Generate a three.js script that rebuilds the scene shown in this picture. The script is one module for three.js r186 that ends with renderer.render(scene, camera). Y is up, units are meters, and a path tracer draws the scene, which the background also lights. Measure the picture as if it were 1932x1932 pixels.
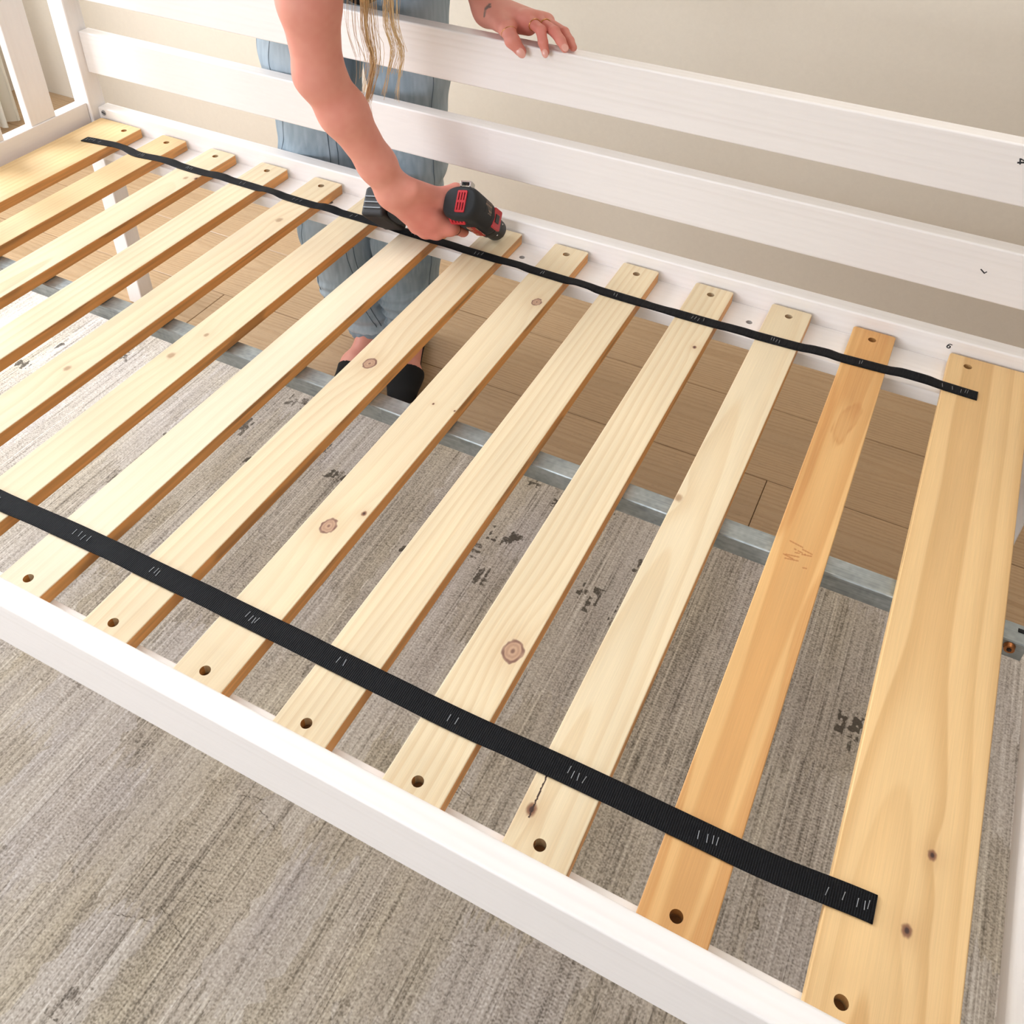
import * as THREE from 'three';
import { RoundedBoxGeometry } from 'three/addons/geometries/RoundedBoxGeometry.js';
import { TextGeometry } from 'three/addons/geometries/TextGeometry.js';
import { FontLoader } from 'three/addons/loaders/FontLoader.js';
import { mergeGeometries, mergeVertices } from 'three/addons/utils/BufferGeometryUtils.js';
import { RectAreaLightUniformsLib } from 'three/addons/lights/RectAreaLightUniformsLib.js';

// ------------------------------------------------------------------ camera, sky, lights, exposure
const scene = new THREE.Scene();
const H = 0.5;                                    // height of the slat tops above the floor
const camera = new THREE.PerspectiveCamera(71.1517457, 1932 / 2576, 0.05, 60);
camera.setViewOffset(1932, 2576, 0, 644, 1932, 1932);       // the photograph is the lower square of an upright 3:4 frame
{
  const m = new THREE.Matrix4().makeBasis(
    new THREE.Vector3(0.8923425, 0.0169825, -0.4510392),
    new THREE.Vector3(-0.2868865, 0.7928069, -0.5377298),
    new THREE.Vector3(0.3484551, 0.6092362, 0.7123274));
  camera.quaternion.setFromRotationMatrix(m);
  camera.position.set(0.0181166, 0.8957701 + H, 1.315142);
}
scene.add(camera);
scene.background = new THREE.Color(0.86, 0.94, 1.0);
scene.backgroundIntensity = 3.0;                  // overcast sky seen through the windows
RectAreaLightUniformsLib.init();
const WIN = { z0: -0.4, z1: 1.0, y0: 0.85, y1: 2.4, x: -3.02 };
const windowLight = new THREE.RectAreaLight(new THREE.Color(0.92, 0.97, 1.07), 11.5, WIN.z1 - WIN.z0 - 0.1, WIN.y1 - WIN.y0 - 0.1);
windowLight.position.set(WIN.x + 0.02, (WIN.y0 + WIN.y1) / 2, (WIN.z0 + WIN.z1) / 2);
windowLight.lookAt(5, (WIN.y0 + WIN.y1) / 2, (WIN.z0 + WIN.z1) / 2);
scene.add(windowLight);
const ADDED_WIN2 = { x0: -2.6, x1: -0.4, y0: 0.95, y1: 2.25, z: 4.6 };
const addedWindowLight2 = new THREE.RectAreaLight(new THREE.Color(0.95, 0.98, 1.06), 7, ADDED_WIN2.x1 - ADDED_WIN2.x0 - 0.1, ADDED_WIN2.y1 - ADDED_WIN2.y0 - 0.1);  // added fill: unseen window put in to light the front-facing surfaces
addedWindowLight2.position.set((ADDED_WIN2.x0 + ADDED_WIN2.x1) / 2, (ADDED_WIN2.y0 + ADDED_WIN2.y1) / 2, ADDED_WIN2.z - 0.02);
addedWindowLight2.lookAt((ADDED_WIN2.x0 + ADDED_WIN2.x1) / 2, (ADDED_WIN2.y0 + ADDED_WIN2.y1) / 2, -5);
scene.add(addedWindowLight2);
const CL = { x: 0.55, z: 0.0, y: 2.55, w: 0.5 };
const addedCeilingLamp = new THREE.RectAreaLight(new THREE.Color(1.0, 0.94, 0.86), 9, CL.w - 0.06, CL.w - 0.06);  // added fill light, no known fixture: lifts the dark foot-end side
addedCeilingLamp.position.set(CL.x, CL.y - 0.052, CL.z);
addedCeilingLamp.lookAt(CL.x, 0, CL.z);
scene.add(addedCeilingLamp);
const renderer = new THREE.WebGLRenderer({ antialias: true });
renderer.toneMapping = THREE.LinearToneMapping;
renderer.toneMappingExposure = 1.12;
renderer.shadowMap.enabled = true;

// ------------------------------------------------------------------ helpers
let seedState = 1;
const seed = (s) => { seedState = s >>> 0; };
const rnd = () => { seedState = (seedState + 0x6d2b79f5) >>> 0; let t = Math.imul(seedState ^ (seedState >>> 15), 1 | seedState); t = (t + Math.imul(t ^ (t >>> 7), 61 | t)) ^ t; return ((t ^ (t >>> 14)) >>> 0) / 4294967296; };
const rr = (a, b) => a + (b - a) * rnd();
const hash = (x, y) => { let h = Math.imul(x | 0, 374761393) + Math.imul(y | 0, 668265263) | 0; h = Math.imul(h ^ (h >>> 13), 1274126177); return ((h ^ (h >>> 16)) >>> 0) / 4294967296; };
const noise = (x, y) => { const i = Math.floor(x), j = Math.floor(y); let a = x - i, b = y - j; a = a * a * (3 - 2 * a); b = b * b * (3 - 2 * b); const p = hash(i, j), q = hash(i + 1, j), r = hash(i, j + 1), s = hash(i + 1, j + 1); return p + (q - p) * a + (r - p) * b + (p - q - r + s) * a * b; };
const noise3 = (x, y, z) => { const k = Math.floor(z), c = z - k, w = c * c * (3 - 2 * c); return noise(x + k * 17.3, y - k * 9.1) * (1 - w) + noise(x + (k + 1) * 17.3, y - (k + 1) * 9.1) * w; };
const clamp = (x, a = 0, b = 1) => Math.min(b, Math.max(a, x));
const sm = (a, b, x) => { const t = clamp((x - a) / (b - a)); return t * t * (3 - 2 * t); };
const mix3 = (a, b, t) => [a[0] + (b[0] - a[0]) * t, a[1] + (b[1] - a[1]) * t, a[2] + (b[2] - a[2]) * t];
function tex(w, h, f, srgb = true, rx = 1, ry = 1) {
  const d = new Uint8Array(w * h * 4);
  for (let y = 0; y < h; y++) for (let x = 0; x < w; x++) { const c = f((x + 0.5) / w, (y + 0.5) / h), o = (y * w + x) * 4; d[o] = clamp(c[0], 0, 255); d[o + 1] = clamp(c[1], 0, 255); d[o + 2] = clamp(c[2], 0, 255); d[o + 3] = 255; }
  const t = new THREE.DataTexture(d, w, h);
  t.magFilter = THREE.LinearFilter; t.minFilter = THREE.LinearMipmapLinearFilter; t.generateMipmaps = true;
  t.wrapS = t.wrapT = THREE.RepeatWrapping; if (srgb) t.colorSpace = THREE.SRGBColorSpace;
  t.repeat.set(rx, ry); t.needsUpdate = true; return t;
}
const std = (color, roughness = 0.6, more = {}) => new THREE.MeshStandardMaterial({ color, roughness, ...more });
const used = {};
const numbered = (n) => { const k = used[n] = (used[n] ?? -1) + 1; return k ? n + '_' + String(k).padStart(3, '0') : n; };
function thing(name, label, category, [x, y, z] = [0, 0, 0], group) {
  const o = new THREE.Group(); o.name = numbered(name); o.position.set(x, y, z); o.userData = { label, category };
  if (group) o.userData.group = group; scene.add(o); return o;
}
function part(name, g, m, parent, label) {
  const o = new THREE.Mesh(g, m); o.name = name; o.castShadow = o.receiveShadow = true; if (label) o.userData.label = label; parent.add(o); return o;
}
function struct(name, g, m) { const o = part(name, g, m, scene); o.userData = { kind: 'structure' }; return o; }
const box = (x0, x1, y0, y1, z0, z1) => new THREE.BoxGeometry(x1 - x0, y1 - y0, z1 - z0).translate((x0 + x1) / 2, (y0 + y1) / 2, (z0 + z1) / 2);
const rbox = (x0, x1, y0, y1, z0, z1, r = 0.004, seg = 3) => new RoundedBoxGeometry(x1 - x0, y1 - y0, z1 - z0, seg, r).translate((x0 + x1) / 2, (y0 + y1) / 2, (z0 + z1) / 2);
function boxUV(g, axis, su = 1, sv = 1, ou = 0, ov = 0) {          // uv in metres: u along the long axis, v round it
  const p = g.attributes.position, n = g.attributes.normal, uv = new Float32Array(p.count * 2), k = 'xyz'.indexOf(axis), [a, b] = [[1, 2], [0, 2], [0, 1]][k];
  for (let i = 0; i < p.count; i++) { const c = [p.getX(i), p.getY(i), p.getZ(i)], m = [n.getX(i), n.getY(i), n.getZ(i)]; const q = Math.abs(m[a]) > Math.abs(m[b]) ? c[b] : c[a] + 0.37; uv[2 * i] = c[k] * su + ou; uv[2 * i + 1] = q * sv + ov; }
  g.setAttribute('uv', new THREE.BufferAttribute(uv, 2)); return g;
}
const V = (x, y, z) => new THREE.Vector3(x, y, z);
const tube = (pts, r, seg = 40, rad = 8) => new THREE.TubeGeometry(new THREE.CatmullRomCurve3(pts.map((q) => Array.isArray(q) ? V(...q) : q)), seg, r, rad, false);
function grid(nu, nv, f, closeU = false) {                         // f(u, v) -> [x, y, z]
  const pos = [], uv = [], idx = [];
  for (let j = 0; j <= nv; j++) for (let i = 0; i <= nu; i++) { pos.push(...f(i / nu, j / nv)); uv.push(i / nu, j / nv); }
  for (let j = 0; j < nv; j++) for (let i = 0; i < nu; i++) { const a = j * (nu + 1) + i, b = a + 1, c = a + nu + 1, d = c + 1; idx.push(a, b, d, a, d, c); }
  const g = new THREE.BufferGeometry(); g.setAttribute('position', new THREE.Float32BufferAttribute(pos, 3)); g.setAttribute('uv', new THREE.Float32BufferAttribute(uv, 2)); g.setIndex(idx); g.computeVertexNormals(); return g;
}
function loft(sections, seg = 32) {                                // sections {z, rx, ry, n, cx, cy} along z, capped
  const rows = [{ ...sections[0], rx: 1e-5, ry: 1e-5 }, ...sections, { ...sections.at(-1), rx: 1e-5, ry: 1e-5 }], out = [];
  for (let k = 0; k < rows.length - 1; k++) {
    out.push(grid(seg, 1, (u, v) => { const s = rows[k + Math.round(v)], t = u * 2 * Math.PI, c = Math.cos(t), d = Math.sin(t), e = 2 / (s.n ?? 2); return [(s.cx ?? 0) + s.rx * Math.sign(c) * Math.abs(c) ** e, (s.cy ?? 0) + s.ry * Math.sign(d) * Math.abs(d) ** e, s.z]; }));
  }
  const g = mergeVertices(mergeGeometries(out.map((q) => { q.deleteAttribute('normal'); q.deleteAttribute('uv'); return q; })), 1e-6);
  g.computeVertexNormals(); return g;
}

// signed distance fields, meshed as one continuous surface
const len = Math.hypot;
function cap(a, b, ra, rb = ra) {
  const dx = b[0] - a[0], dy = b[1] - a[1], dz = b[2] - a[2], l2 = dx * dx + dy * dy + dz * dz || 1e-12;
  return (x, y, z) => { const px = x - a[0], py = y - a[1], pz = z - a[2]; let t = (px * dx + py * dy + pz * dz) / l2; t = t < 0 ? 0 : t > 1 ? 1 : t; return len(px - t * dx, py - t * dy, pz - t * dz) - (ra + (rb - ra) * t); };
}
function ell(c, r, q) {                                            // ellipsoid, turned by basis q = [X, Y, Z]
  const m = Math.min(...r);
  return (x, y, z) => { let p = [x - c[0], y - c[1], z - c[2]]; if (q) p = q.map((v) => v[0] * p[0] + v[1] * p[1] + v[2] * p[2]); const k = len(p[0] / r[0], p[1] / r[1], p[2] / r[2]); return (k - 1) * m; };
}
const smin = (a, b, k) => { const h = Math.max(k - Math.abs(a - b), 0) / k; return Math.min(a, b) - h * h * k * 0.25; };
const blend = (list, k) => (x, y, z) => { let d = list[0](x, y, z); for (let i = 1; i < list.length; i++) d = smin(d, list[i](x, y, z), k); return d; };
function nets(f, lo, hi, h, color) {
  const n = [0, 1, 2].map((a) => Math.ceil((hi[a] - lo[a]) / h / 4) * 4 + 1), [nx, ny, nz] = n, F = new Float32Array(nx * ny * nz), at = (i, j, k) => (k * ny + j) * nx + i;
  for (let k = 0; k < nz; k += 4) for (let j = 0; j < ny; j += 4) for (let i = 0; i < nx; i += 4) {
    const c = f(lo[0] + (i + 1.5) * h, lo[1] + (j + 1.5) * h, lo[2] + (k + 1.5) * h), far = Math.abs(c) > 6.5 * h;
    for (let w = k; w < Math.min(k + 4, nz); w++) for (let v = j; v < Math.min(j + 4, ny); v++) for (let u = i; u < Math.min(i + 4, nx); u++) F[at(u, v, w)] = far ? c : f(lo[0] + u * h, lo[1] + v * h, lo[2] + w * h);
  }
  const id = new Int32Array(nx * ny * nz).fill(-1), P = [];
  const E = [[0, 1], [2, 3], [4, 5], [6, 7], [0, 2], [1, 3], [4, 6], [5, 7], [0, 4], [1, 5], [2, 6], [3, 7]];
  for (let k = 0; k < nz - 1; k++) for (let j = 0; j < ny - 1; j++) for (let i = 0; i < nx - 1; i++) {
    const o = at(i, j, k), v = [F[o], F[o + 1], F[o + nx], F[o + nx + 1], F[o + nx * ny], F[o + nx * ny + 1], F[o + nx * ny + nx], F[o + nx * ny + nx + 1]];
    let neg = 0; for (const q of v) neg += q < 0; if (!neg || neg === 8) continue;
    let x = 0, y = 0, z = 0, c = 0;
    for (const [a, b] of E) if ((v[a] < 0) !== (v[b] < 0)) { const t = v[a] / (v[a] - v[b]); x += (a & 1) + t * ((b & 1) - (a & 1)); y += (a >> 1 & 1) + t * ((b >> 1 & 1) - (a >> 1 & 1)); z += (a >> 2) + t * ((b >> 2) - (a >> 2)); c++; }
    id[o] = P.length / 3; P.push(lo[0] + (i + x / c) * h, lo[1] + (j + y / c) * h, lo[2] + (k + z / c) * h);
  }
  const N = new Float32Array(P.length), C = color ? new Float32Array(P.length) : null, e = h * 0.35;
  for (let q = 0; q < P.length; q += 3) {
    let g;
    for (let it = 0; it < 3; it++) {
      const [x, y, z] = [P[q], P[q + 1], P[q + 2]];
      g = [f(x + e, y, z) - f(x - e, y, z), f(x, y + e, z) - f(x, y - e, z), f(x, y, z + e) - f(x, y, z - e)]; const l = len(...g) || 1; g = g.map((t) => t / l);
      if (it < 2) { const d = clamp(f(x, y, z), -h, h) * 0.8; for (let a = 0; a < 3; a++) P[q + a] -= g[a] * d; }
    }
    N.set(g, q); if (C) C.set(color(P[q], P[q + 1], P[q + 2], g), q);
  }
  const I = [], S = [1, nx, nx * ny];
  for (let k = 1; k < nz - 1; k++) for (let j = 1; j < ny - 1; j++) for (let i = 1; i < nx - 1; i++) {
    const o = at(i, j, k);
    for (let a = 0; a < 3; a++) {
      const p = F[o], q = F[o + S[a]]; if ((p < 0) === (q < 0)) continue;
      const b = S[(a + 1) % 3], c = S[(a + 2) % 3], w = [id[o], id[o - b], id[o - b - c], id[o - c]]; if (w.some((t) => t < 0)) continue;
      if (p < 0) I.push(w[0], w[1], w[2], w[0], w[2], w[3]); else I.push(w[0], w[2], w[1], w[0], w[3], w[2]);
    }
  }
  const g = new THREE.BufferGeometry(); g.setAttribute('position', new THREE.Float32BufferAttribute(P, 3)); g.setAttribute('normal', new THREE.BufferAttribute(N, 3)); if (C) g.setAttribute('color', new THREE.BufferAttribute(C, 3)); g.setIndex(I); return g;
}
const lin = (r, g, b) => { const c = new THREE.Color().setRGB(r / 255, g / 255, b / 255, THREE.SRGBColorSpace); return [c.r, c.g, c.b]; };

// ------------------------------------------------------------------ the room
const wallTex = tex(512, 512, (u, v) => { const n = noise(u * 90, v * 90) * 2 + noise(u * 240, v * 240) * 2; return [224 + n, 214 + n, 198 + n]; }, true);
const wallBump = tex(256, 256, (u, v) => { const n = 110 + 60 * noise(u * 120, v * 120) + 40 * noise(u * 50, v * 50); return [n, n, n]; }, false);
const wallM = new THREE.MeshStandardMaterial({ map: wallTex, bumpMap: wallBump, bumpScale: 0.00015, roughness: 0.85 });
const X0 = -3.02, X1 = 4.2, Z0 = -0.845, Z1 = 4.6, YC = 2.55, T = 0.14;
const uvw = (g, a = 'x') => boxUV(g, a);
struct('wall_back', uvw(box(X0 - T, X1 + T, -0.1, YC + 0.1, Z0 - T, Z0)), wallM);
struct('wall_right', uvw(box(X1, X1 + T, -0.1, YC + 0.1, Z0 - T, Z1 + T), 'z'), std(0x968a7c, 0.9));
struct('wall_left', mergeGeometries([[-0.1, WIN.y0, Z0 - T, Z1 + T], [WIN.y1, YC + 0.1, Z0 - T, Z1 + T], [WIN.y0, WIN.y1, Z0 - T, WIN.z0], [WIN.y0, WIN.y1, WIN.z1, Z1 + T]].map(([a, b, c, d]) => uvw(box(X0 - T, X0, a, b, c, d), 'z'))), wallM);
struct('wall_front', mergeGeometries([[X0 - T, X1 + T, -0.1, ADDED_WIN2.y0], [X0 - T, X1 + T, ADDED_WIN2.y1, YC + 0.1], [X0 - T, ADDED_WIN2.x0, ADDED_WIN2.y0, ADDED_WIN2.y1], [ADDED_WIN2.x1, X1 + T, ADDED_WIN2.y0, ADDED_WIN2.y1]].map(([a, b, c, d]) => uvw(box(a, b, c, d, Z1, Z1 + T)))), std(0x9c9184, 0.9));
struct('ceiling', box(X0 - T, X1 + T, YC, YC + T, Z0 - T, Z1 + T), std(0xf3f1ec, 0.9));
const frameM = std(0xf2f1ee, 0.4), glassM = new THREE.MeshPhysicalMaterial({ color: 0xffffff, transmission: 1, thickness: 0, roughness: 0.02 });
{
  const f = [], { z0, z1, y0, y1 } = WIN, x0 = X0 - 0.1, x1 = X0 - 0.04, zm = (z0 + z1) / 2;
  f.push(box(x0, x1, y0, y0 + 0.05, z0, z1), box(x0, x1, y1 - 0.05, y1, z0, z1));
  for (const z of [z0 + 0.025, zm, z1 - 0.025]) f.push(box(x0, x1, y0, y1, z - 0.025, z + 0.025));
  const w = struct('window_1', mergeGeometries(f), frameM);
  part('pane', box(X0 - 0.073, X0 - 0.068, y0 + 0.04, y1 - 0.04, z0 + 0.03, zm - 0.02), glassM, w);
  part('pane', box(X0 - 0.073, X0 - 0.068, y0 + 0.04, y1 - 0.04, zm + 0.02, z1 - 0.03), glassM, w);
}
{
  const f = [], { x0, x1, y0, y1 } = ADDED_WIN2, z0 = Z1 + 0.04, z1 = Z1 + 0.1, xm = (x0 + x1) / 2;
  f.push(box(x0, x1, y0, y0 + 0.05, z0, z1), box(x0, x1, y1 - 0.05, y1, z0, z1));
  for (const x of [x0 + 0.025, xm, x1 - 0.025]) f.push(box(x - 0.025, x + 0.025, y0, y1, z0, z1));
  const w = struct('added_window_2', mergeGeometries(f), frameM);  // frame for the added, unseen window behind the camera
  part('pane', box(x0 + 0.03, xm - 0.02, y0 + 0.04, y1 - 0.04, Z1 + 0.068, Z1 + 0.073), glassM, w);
  part('pane', box(xm + 0.02, x1 - 0.03, y0 + 0.04, y1 - 0.04, Z1 + 0.068, Z1 + 0.073), glassM, w);
}

{
  const t = thing('added_ceiling_light', 'added square white ceiling light, out of view, brightening the foot end of the bed', 'ceiling light', [CL.x, CL.y, CL.z]);  // body of the added lamp, there only to brighten this side
  const w = CL.w / 2;
  part('frame', mergeGeometries([box(-w, w, -0.045, 0, -w, -w + 0.02), box(-w, w, -0.045, 0, w - 0.02, w), box(-w, -w + 0.02, -0.045, 0, -w + 0.02, w - 0.02), box(w - 0.02, w, -0.045, 0, -w + 0.02, w - 0.02)]), frameM, t);
  part('diffuser', box(-w + 0.02, w - 0.02, -0.045, -0.035, -w + 0.02, w - 0.02), std(0xffffff, 0.6, { emissive: 0xffeedd, emissiveIntensity: 1.2 }), t, 'glowing white diffuser of the added fill light');
}

// oak floor: each plank its own piece
const oak = (s, tint) => tex(1536, 192, (u, v) => {
  const x = u * 1.6, y = v * 0.222, warp = 0.012 * noise(x * 2.2 + s, y * 9) + 0.004 * noise(x * 7 + s, y * 40);
  const d = Math.max(0, 0.05 * noise(x * 1.3 + s * 3, 4.2) + 0.02), F = len(y - 0.11 + warp * 1.6 - 0.04 * (noise(x * 0.9 + s, 1) - 0.5), d) / 0.0075, fr = F - Math.floor(F);
  const ring = sm(0.3, 0.9, fr) * (1 - sm(0.92, 1, fr)) * (0.4 + 0.6 * hash(Math.floor(F), s)), fine = noise(x * 60, y * 1500 + s) - 0.5, pore = noise(x * 90 + s, y * 2200) > 0.83 ? 1 : 0;
  const c = mix3([184, 154, 119], [158, 124, 86], ring * 0.62), k = 1 + 0.06 * fine - 0.05 * pore + 0.05 * (noise(x * 3 + s, y * 12) - 0.5);
  return [c[0] * k * tint, c[1] * k * tint, c[2] * k * tint];
}, true, 1 / 1.6, 1 / 0.222);
const oakM = [[11, 1.0], [23, 0.965], [37, 1.02], [51, 0.985]].map(([s, t]) => new THREE.MeshStandardMaterial({ map: oak(s, t), roughness: 0.3 }));
const floor = struct('floor', box(X0 - T, X1 + T, -0.12, -0.01, Z0 - T, Z1 + T), std(0x8d7350, 0.8));
{
  seed(5);
  const plank = (x0, x1, z0, z1) => {                              // chamfered edges make the joints
    const c = 0.0012, y = 0, lo = -0.01, g = new THREE.BufferGeometry(), q = [];
    const A = [x0, lo, z0], quad = (a, b, d, e) => q.push(...a, ...b, ...d, ...a, ...d, ...e);
    const t = [[x0 + c, y, z0 + c], [x1 - c, y, z0 + c], [x1 - c, y, z1 - c], [x0 + c, y, z1 - c]], m = [[x0, y - c, z0], [x1, y - c, z0], [x1, y - c, z1], [x0, y - c, z1]], b = m.map((p) => [p[0], lo, p[2]]);
    quad(t[3], t[2], t[1], t[0]);
    for (let i = 0; i < 4; i++) { const j = (i + 1) % 4; quad(t[j], m[j], m[i], t[i]); quad(m[j], b[j], b[i], m[i]); }
    g.setAttribute('position', new THREE.Float32BufferAttribute(q.map((v, i) => v), 3)); g.computeVertexNormals();
    const ou = rr(0, 1.6), p = g.attributes.position, uv = []; for (let i = 0; i < p.count; i++) uv.push(p.getX(i) + ou, p.getZ(i) - z0);
    g.setAttribute('uv', new THREE.Float32BufferAttribute(uv, 2)); return g;
  };
  const rows = [-0.845, -0.814, -0.592, -0.37, -0.148, 0.074], gap = 0.0006;
  rows.forEach((z, r) => {
    const z1 = rows[r + 1] ?? 0.296; let x = X0 + 0.002 - [0.4, 0.9, 0.2, 0.762, 0, 0.6][r];
    if (r === 4) x = -0.114 - 1.4 * 3;
    while (x < X1) { const a = Math.max(x, X0 + 0.001), b = Math.min(x + 1.4, X1 - 0.001); if (b - a > 0.02) part('plank', plank(a + gap, b - gap, z + gap, z1 - gap), oakM[Math.floor(rnd() * 4)], floor); x += 1.4; }
  });
}

// rug
const RUG = { x0: -2.8, x1: 2.0, z0: 0.03, z1: 3.0 };
{
  seed(21);
  const LX = 2.4, LZ = 1.6, blots = [], seams = [];
  for (let i = 0; i < 64; i++) { const near = i < 46; blots.push({ x: rr(0, LX), z: near ? rr(0.03, 0.34) : rr(0.34, 1.5), w: rr(0.012, 0.034), l: rr(0.012, 0.03), a: near ? rr(0.35, 0.8) : rr(0.12, 0.4), s: i }); }
  for (let i = 0; i < 46; i++) seams.push({ x: rr(0, LX), z: rr(0.1, LZ), n: 2 + Math.floor(rr(0, 3)), s: rr(-1, 1) > 0 ? 1 : -1, w: rr(0.02, 0.06), a: rr(0.2, 0.55) });
  const W = 2048, HT = 2048, L = new Float32Array(W * HT), PT = new Float32Array(W * HT), B = new Float32Array(W * HT);
  for (let j = 0; j < HT; j++) for (let i = 0; i < W; i++) {
    const x = (i + 0.5) / W * LX, z = (j + 0.5) / HT * LZ;
    const jit = noise(x * 260, 7), col = Math.floor(x / 0.085 + 0.9 * noise(z * 1.5, 3) + 0.22 * noise(z * 60, x * 9)), z2 = z + hash(col, 5) * 0.4 + 0.05 * jit, row = Math.floor(z2 / (0.14 + 0.16 * hash(col, 9))), P = hash(col * 7 + 1, row * 13 + 2), rib = hash(col, row + 400);
    const st = noise(x * 460, z * 5 + P * 40) - 0.5, hair = sm(0.66, 0.9, noise(x * 640 + 5, z * 3.2 + P * 9)), pit = sm(0.7, 0.92, noise(x * 380 + 17, z * 9 + P * 9)), st2 = noise(x * 190 + 9, z * 3 + P * 20) - 0.5, st3 = noise(x * 42, z * 1.1) - 0.5;
    const loop = noise(x * 700, z * 520) - 0.5, cross = rib > 0.6 ? (Math.sin(z * 2 * Math.PI / 0.0046 + noise(x * 300, 2) * 5) * 0.5) * (rib - 0.5) : 0;
    let l = 0.54 + st * 0.3 + hair * 0.2 - pit * 0.18 + st2 * 0.1 + loop * 0.42 + cross * 0.3 + (P - 0.5) * 0.1 + (noise(x * 5, z * 3.5) - 0.5) * 0.12;
    PT[j * W + i] = P;
    L[j * W + i] = l; B[j * W + i] = 0.5 + loop * 0.7 + st * 0.35 + cross * 0.35;
  }
  const dark = (x, z, a) => { const i = ((Math.round(x / LX * W) % W) + W) % W, j = ((Math.round(z / LZ * HT) % HT) + HT) % HT; L[j * W + i] -= a; };
  for (const b of blots) for (let x = b.x - b.w; x < b.x + b.w; x += LX / W) for (let z = b.z - b.l; z < b.z + b.l; z += LZ / HT) {
    const e = Math.max(Math.abs(x - b.x) / b.w, Math.abs(z - b.z) / b.l), m = noise(x * 210 + b.s, z * 45) * 0.6 + noise(x * 70, z * 190 + b.s) * 0.4; if (m > 0.42 + 0.25 * e) dark(x, z, b.a * (0.5 + noise(x * 600, z * 420)));
  }
  for (const s of seams) { let x = s.x, z = s.z; for (let k = 0; k < s.n; k++) { for (let t = 0; t < s.w; t += 0.0006) { for (let q = -1; q <= 1; q++) dark(x + s.s * t + q * 0.0008, z + t * 0.35 + 0.004 * (noise(t * 300, s.z) - 0.5), s.a * 0.4 * noise(t * 500, s.x * 9)); } x += s.s * s.w * (k % 2 ? 1 : 0.2); z += s.w * 0.35; s.s = -s.s; } }
  const map = tex(W, HT, (u, v) => { const i = Math.floor(u * W), j = Math.floor(v * HT), l = clamp(L[j * W + i], 0, 1), w = noise(u * 22, v * 7) * 0.5 + noise(u * 70, v * 9) * 0.5; let c = l < 0.5 ? mix3([96, 89, 80], [190, 181, 169], l * 2) : mix3([190, 181, 169], [240, 235, 226], (l - 0.5) * 2); const q = PT[j * W + i] - 0.5; return [c[0] * (0.98 + 0.03 * w - 0.01 * q), c[1] * (0.98 + 0.02 * w), c[2] * (1.01 - 0.05 * w + 0.04 * q)]; }, true, 1 / LX, 1 / LZ);
  const bump = tex(1024, 1024, (u, v) => { const i = Math.floor(u * W), j = Math.floor(v * HT), l = clamp(B[j * W + i] * 0.5 + B[(j + 1) % HT * W + i] * 0.5) * 255; return [l, l, l]; }, false, 1 / LX, 1 / LZ);
  const g = rbox(RUG.x0, RUG.x1, 0, 0.009, RUG.z0, RUG.z1, 0.003), p = g.attributes.position, uv = [];
  for (let i = 0; i < p.count; i++) uv.push(p.getX(i) + 2.0, p.getZ(i) - 0.03);
  g.setAttribute('uv', new THREE.Float32BufferAttribute(uv, 2));
  const o = part('area_rug', g, new THREE.MeshStandardMaterial({ map, bumpMap: bump, bumpScale: 0.0016, roughness: 0.95 }), scene);
  o.userData = { label: 'large grey-beige streaked loop rug with dark flecks lying under the bed', category: 'rug' };
}

// curtain drawn aside in the corner by the window
{
  const t = thing('curtain', 'white floor-length curtain gathered in folds in the corner behind the headboard', 'curtain', [-2.79, 0.012, -0.36]);
  const g = grid(140, 24, (u, v) => { const a = u * 2 * Math.PI * 7; return [0.03 * Math.sin(a) + 0.008 * Math.sin(a * 2.3 + 1), v * 2.32, -0.26 + u * 0.4 + 0.012 * Math.sin(a * 2 + v * 2)]; });
  part('drape', g, new THREE.MeshPhysicalMaterial({ color: 0xf4f2e8, roughness: 0.95, transmission: 0.3, thickness: 0, side: THREE.DoubleSide }), t);
  part('rod', new THREE.CylinderGeometry(0.012, 0.012, 3.2, 16).rotateX(Math.PI / 2).translate(0, 2.34, 1.3), std(0xd8d5cc, 0.4, { metalness: 0.6 }), t);
}

// ------------------------------------------------------------------ the bed frame
const paintTex = (s) => tex(1024, 128, (u, v) => {
  const x = u * 2.2, y = v * 0.3, F = (y + 0.01 * noise(x * 1.6 + s, y * 12) + 0.02 * noise(x * 0.7 + s, 2)) / 0.011, fr = F - Math.floor(F), g = sm(0.3, 0.95, fr) * (1 - sm(0.95, 1, fr)) * hash(Math.floor(F), s) * noise(x * 2 + s, y * 30);
  const k = 1 - 0.03 * g - 0.012 * (noise(x * 40, y * 900) - 0.5) - 0.02 * (noise(x * 3, y * 8 + s) - 0.5); return [249 * k, 245 * k - g, 243 * k - 2 * g];
}, true, 1 / 2.2, 1 / 0.3);
const paintM = [3, 14].map((s) => new THREE.MeshStandardMaterial({ map: paintTex(s), roughness: 0.36 }));
const bed = thing('bed', 'white wooden bed with open side rails, headboard bars and a steel centre beam', 'bed', [-0.7, 0, 0.46]);
const bl = (g) => g.translate(0.7, 0, -0.46);
const bp = (name, g, m, label) => { const o = part(name, bl(g), m, bed, label); return o; };
const XH = -1.655, XF = 0.262, PW = 0.046;
const rail = (y0, y1, z0, z1, n, mi = 0) => bp(n, boxUV(rbox(XH, XF, H + y0, H + y1, z0, z1, 0.0032, 4), 'x', 1, 1, y0 * 7, y0 * 3), paintM[mi]);
const upperRail = rail(0.256, 0.344, -0.058, -0.03, 'guard_rail', 0);
const midRail = rail(0.099, 0.187, -0.058, -0.03, 'guard_rail', 1);
const backRail = rail(-0.067, 0.021, -0.058, -0.03, 'side_rail', 0);
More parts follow.
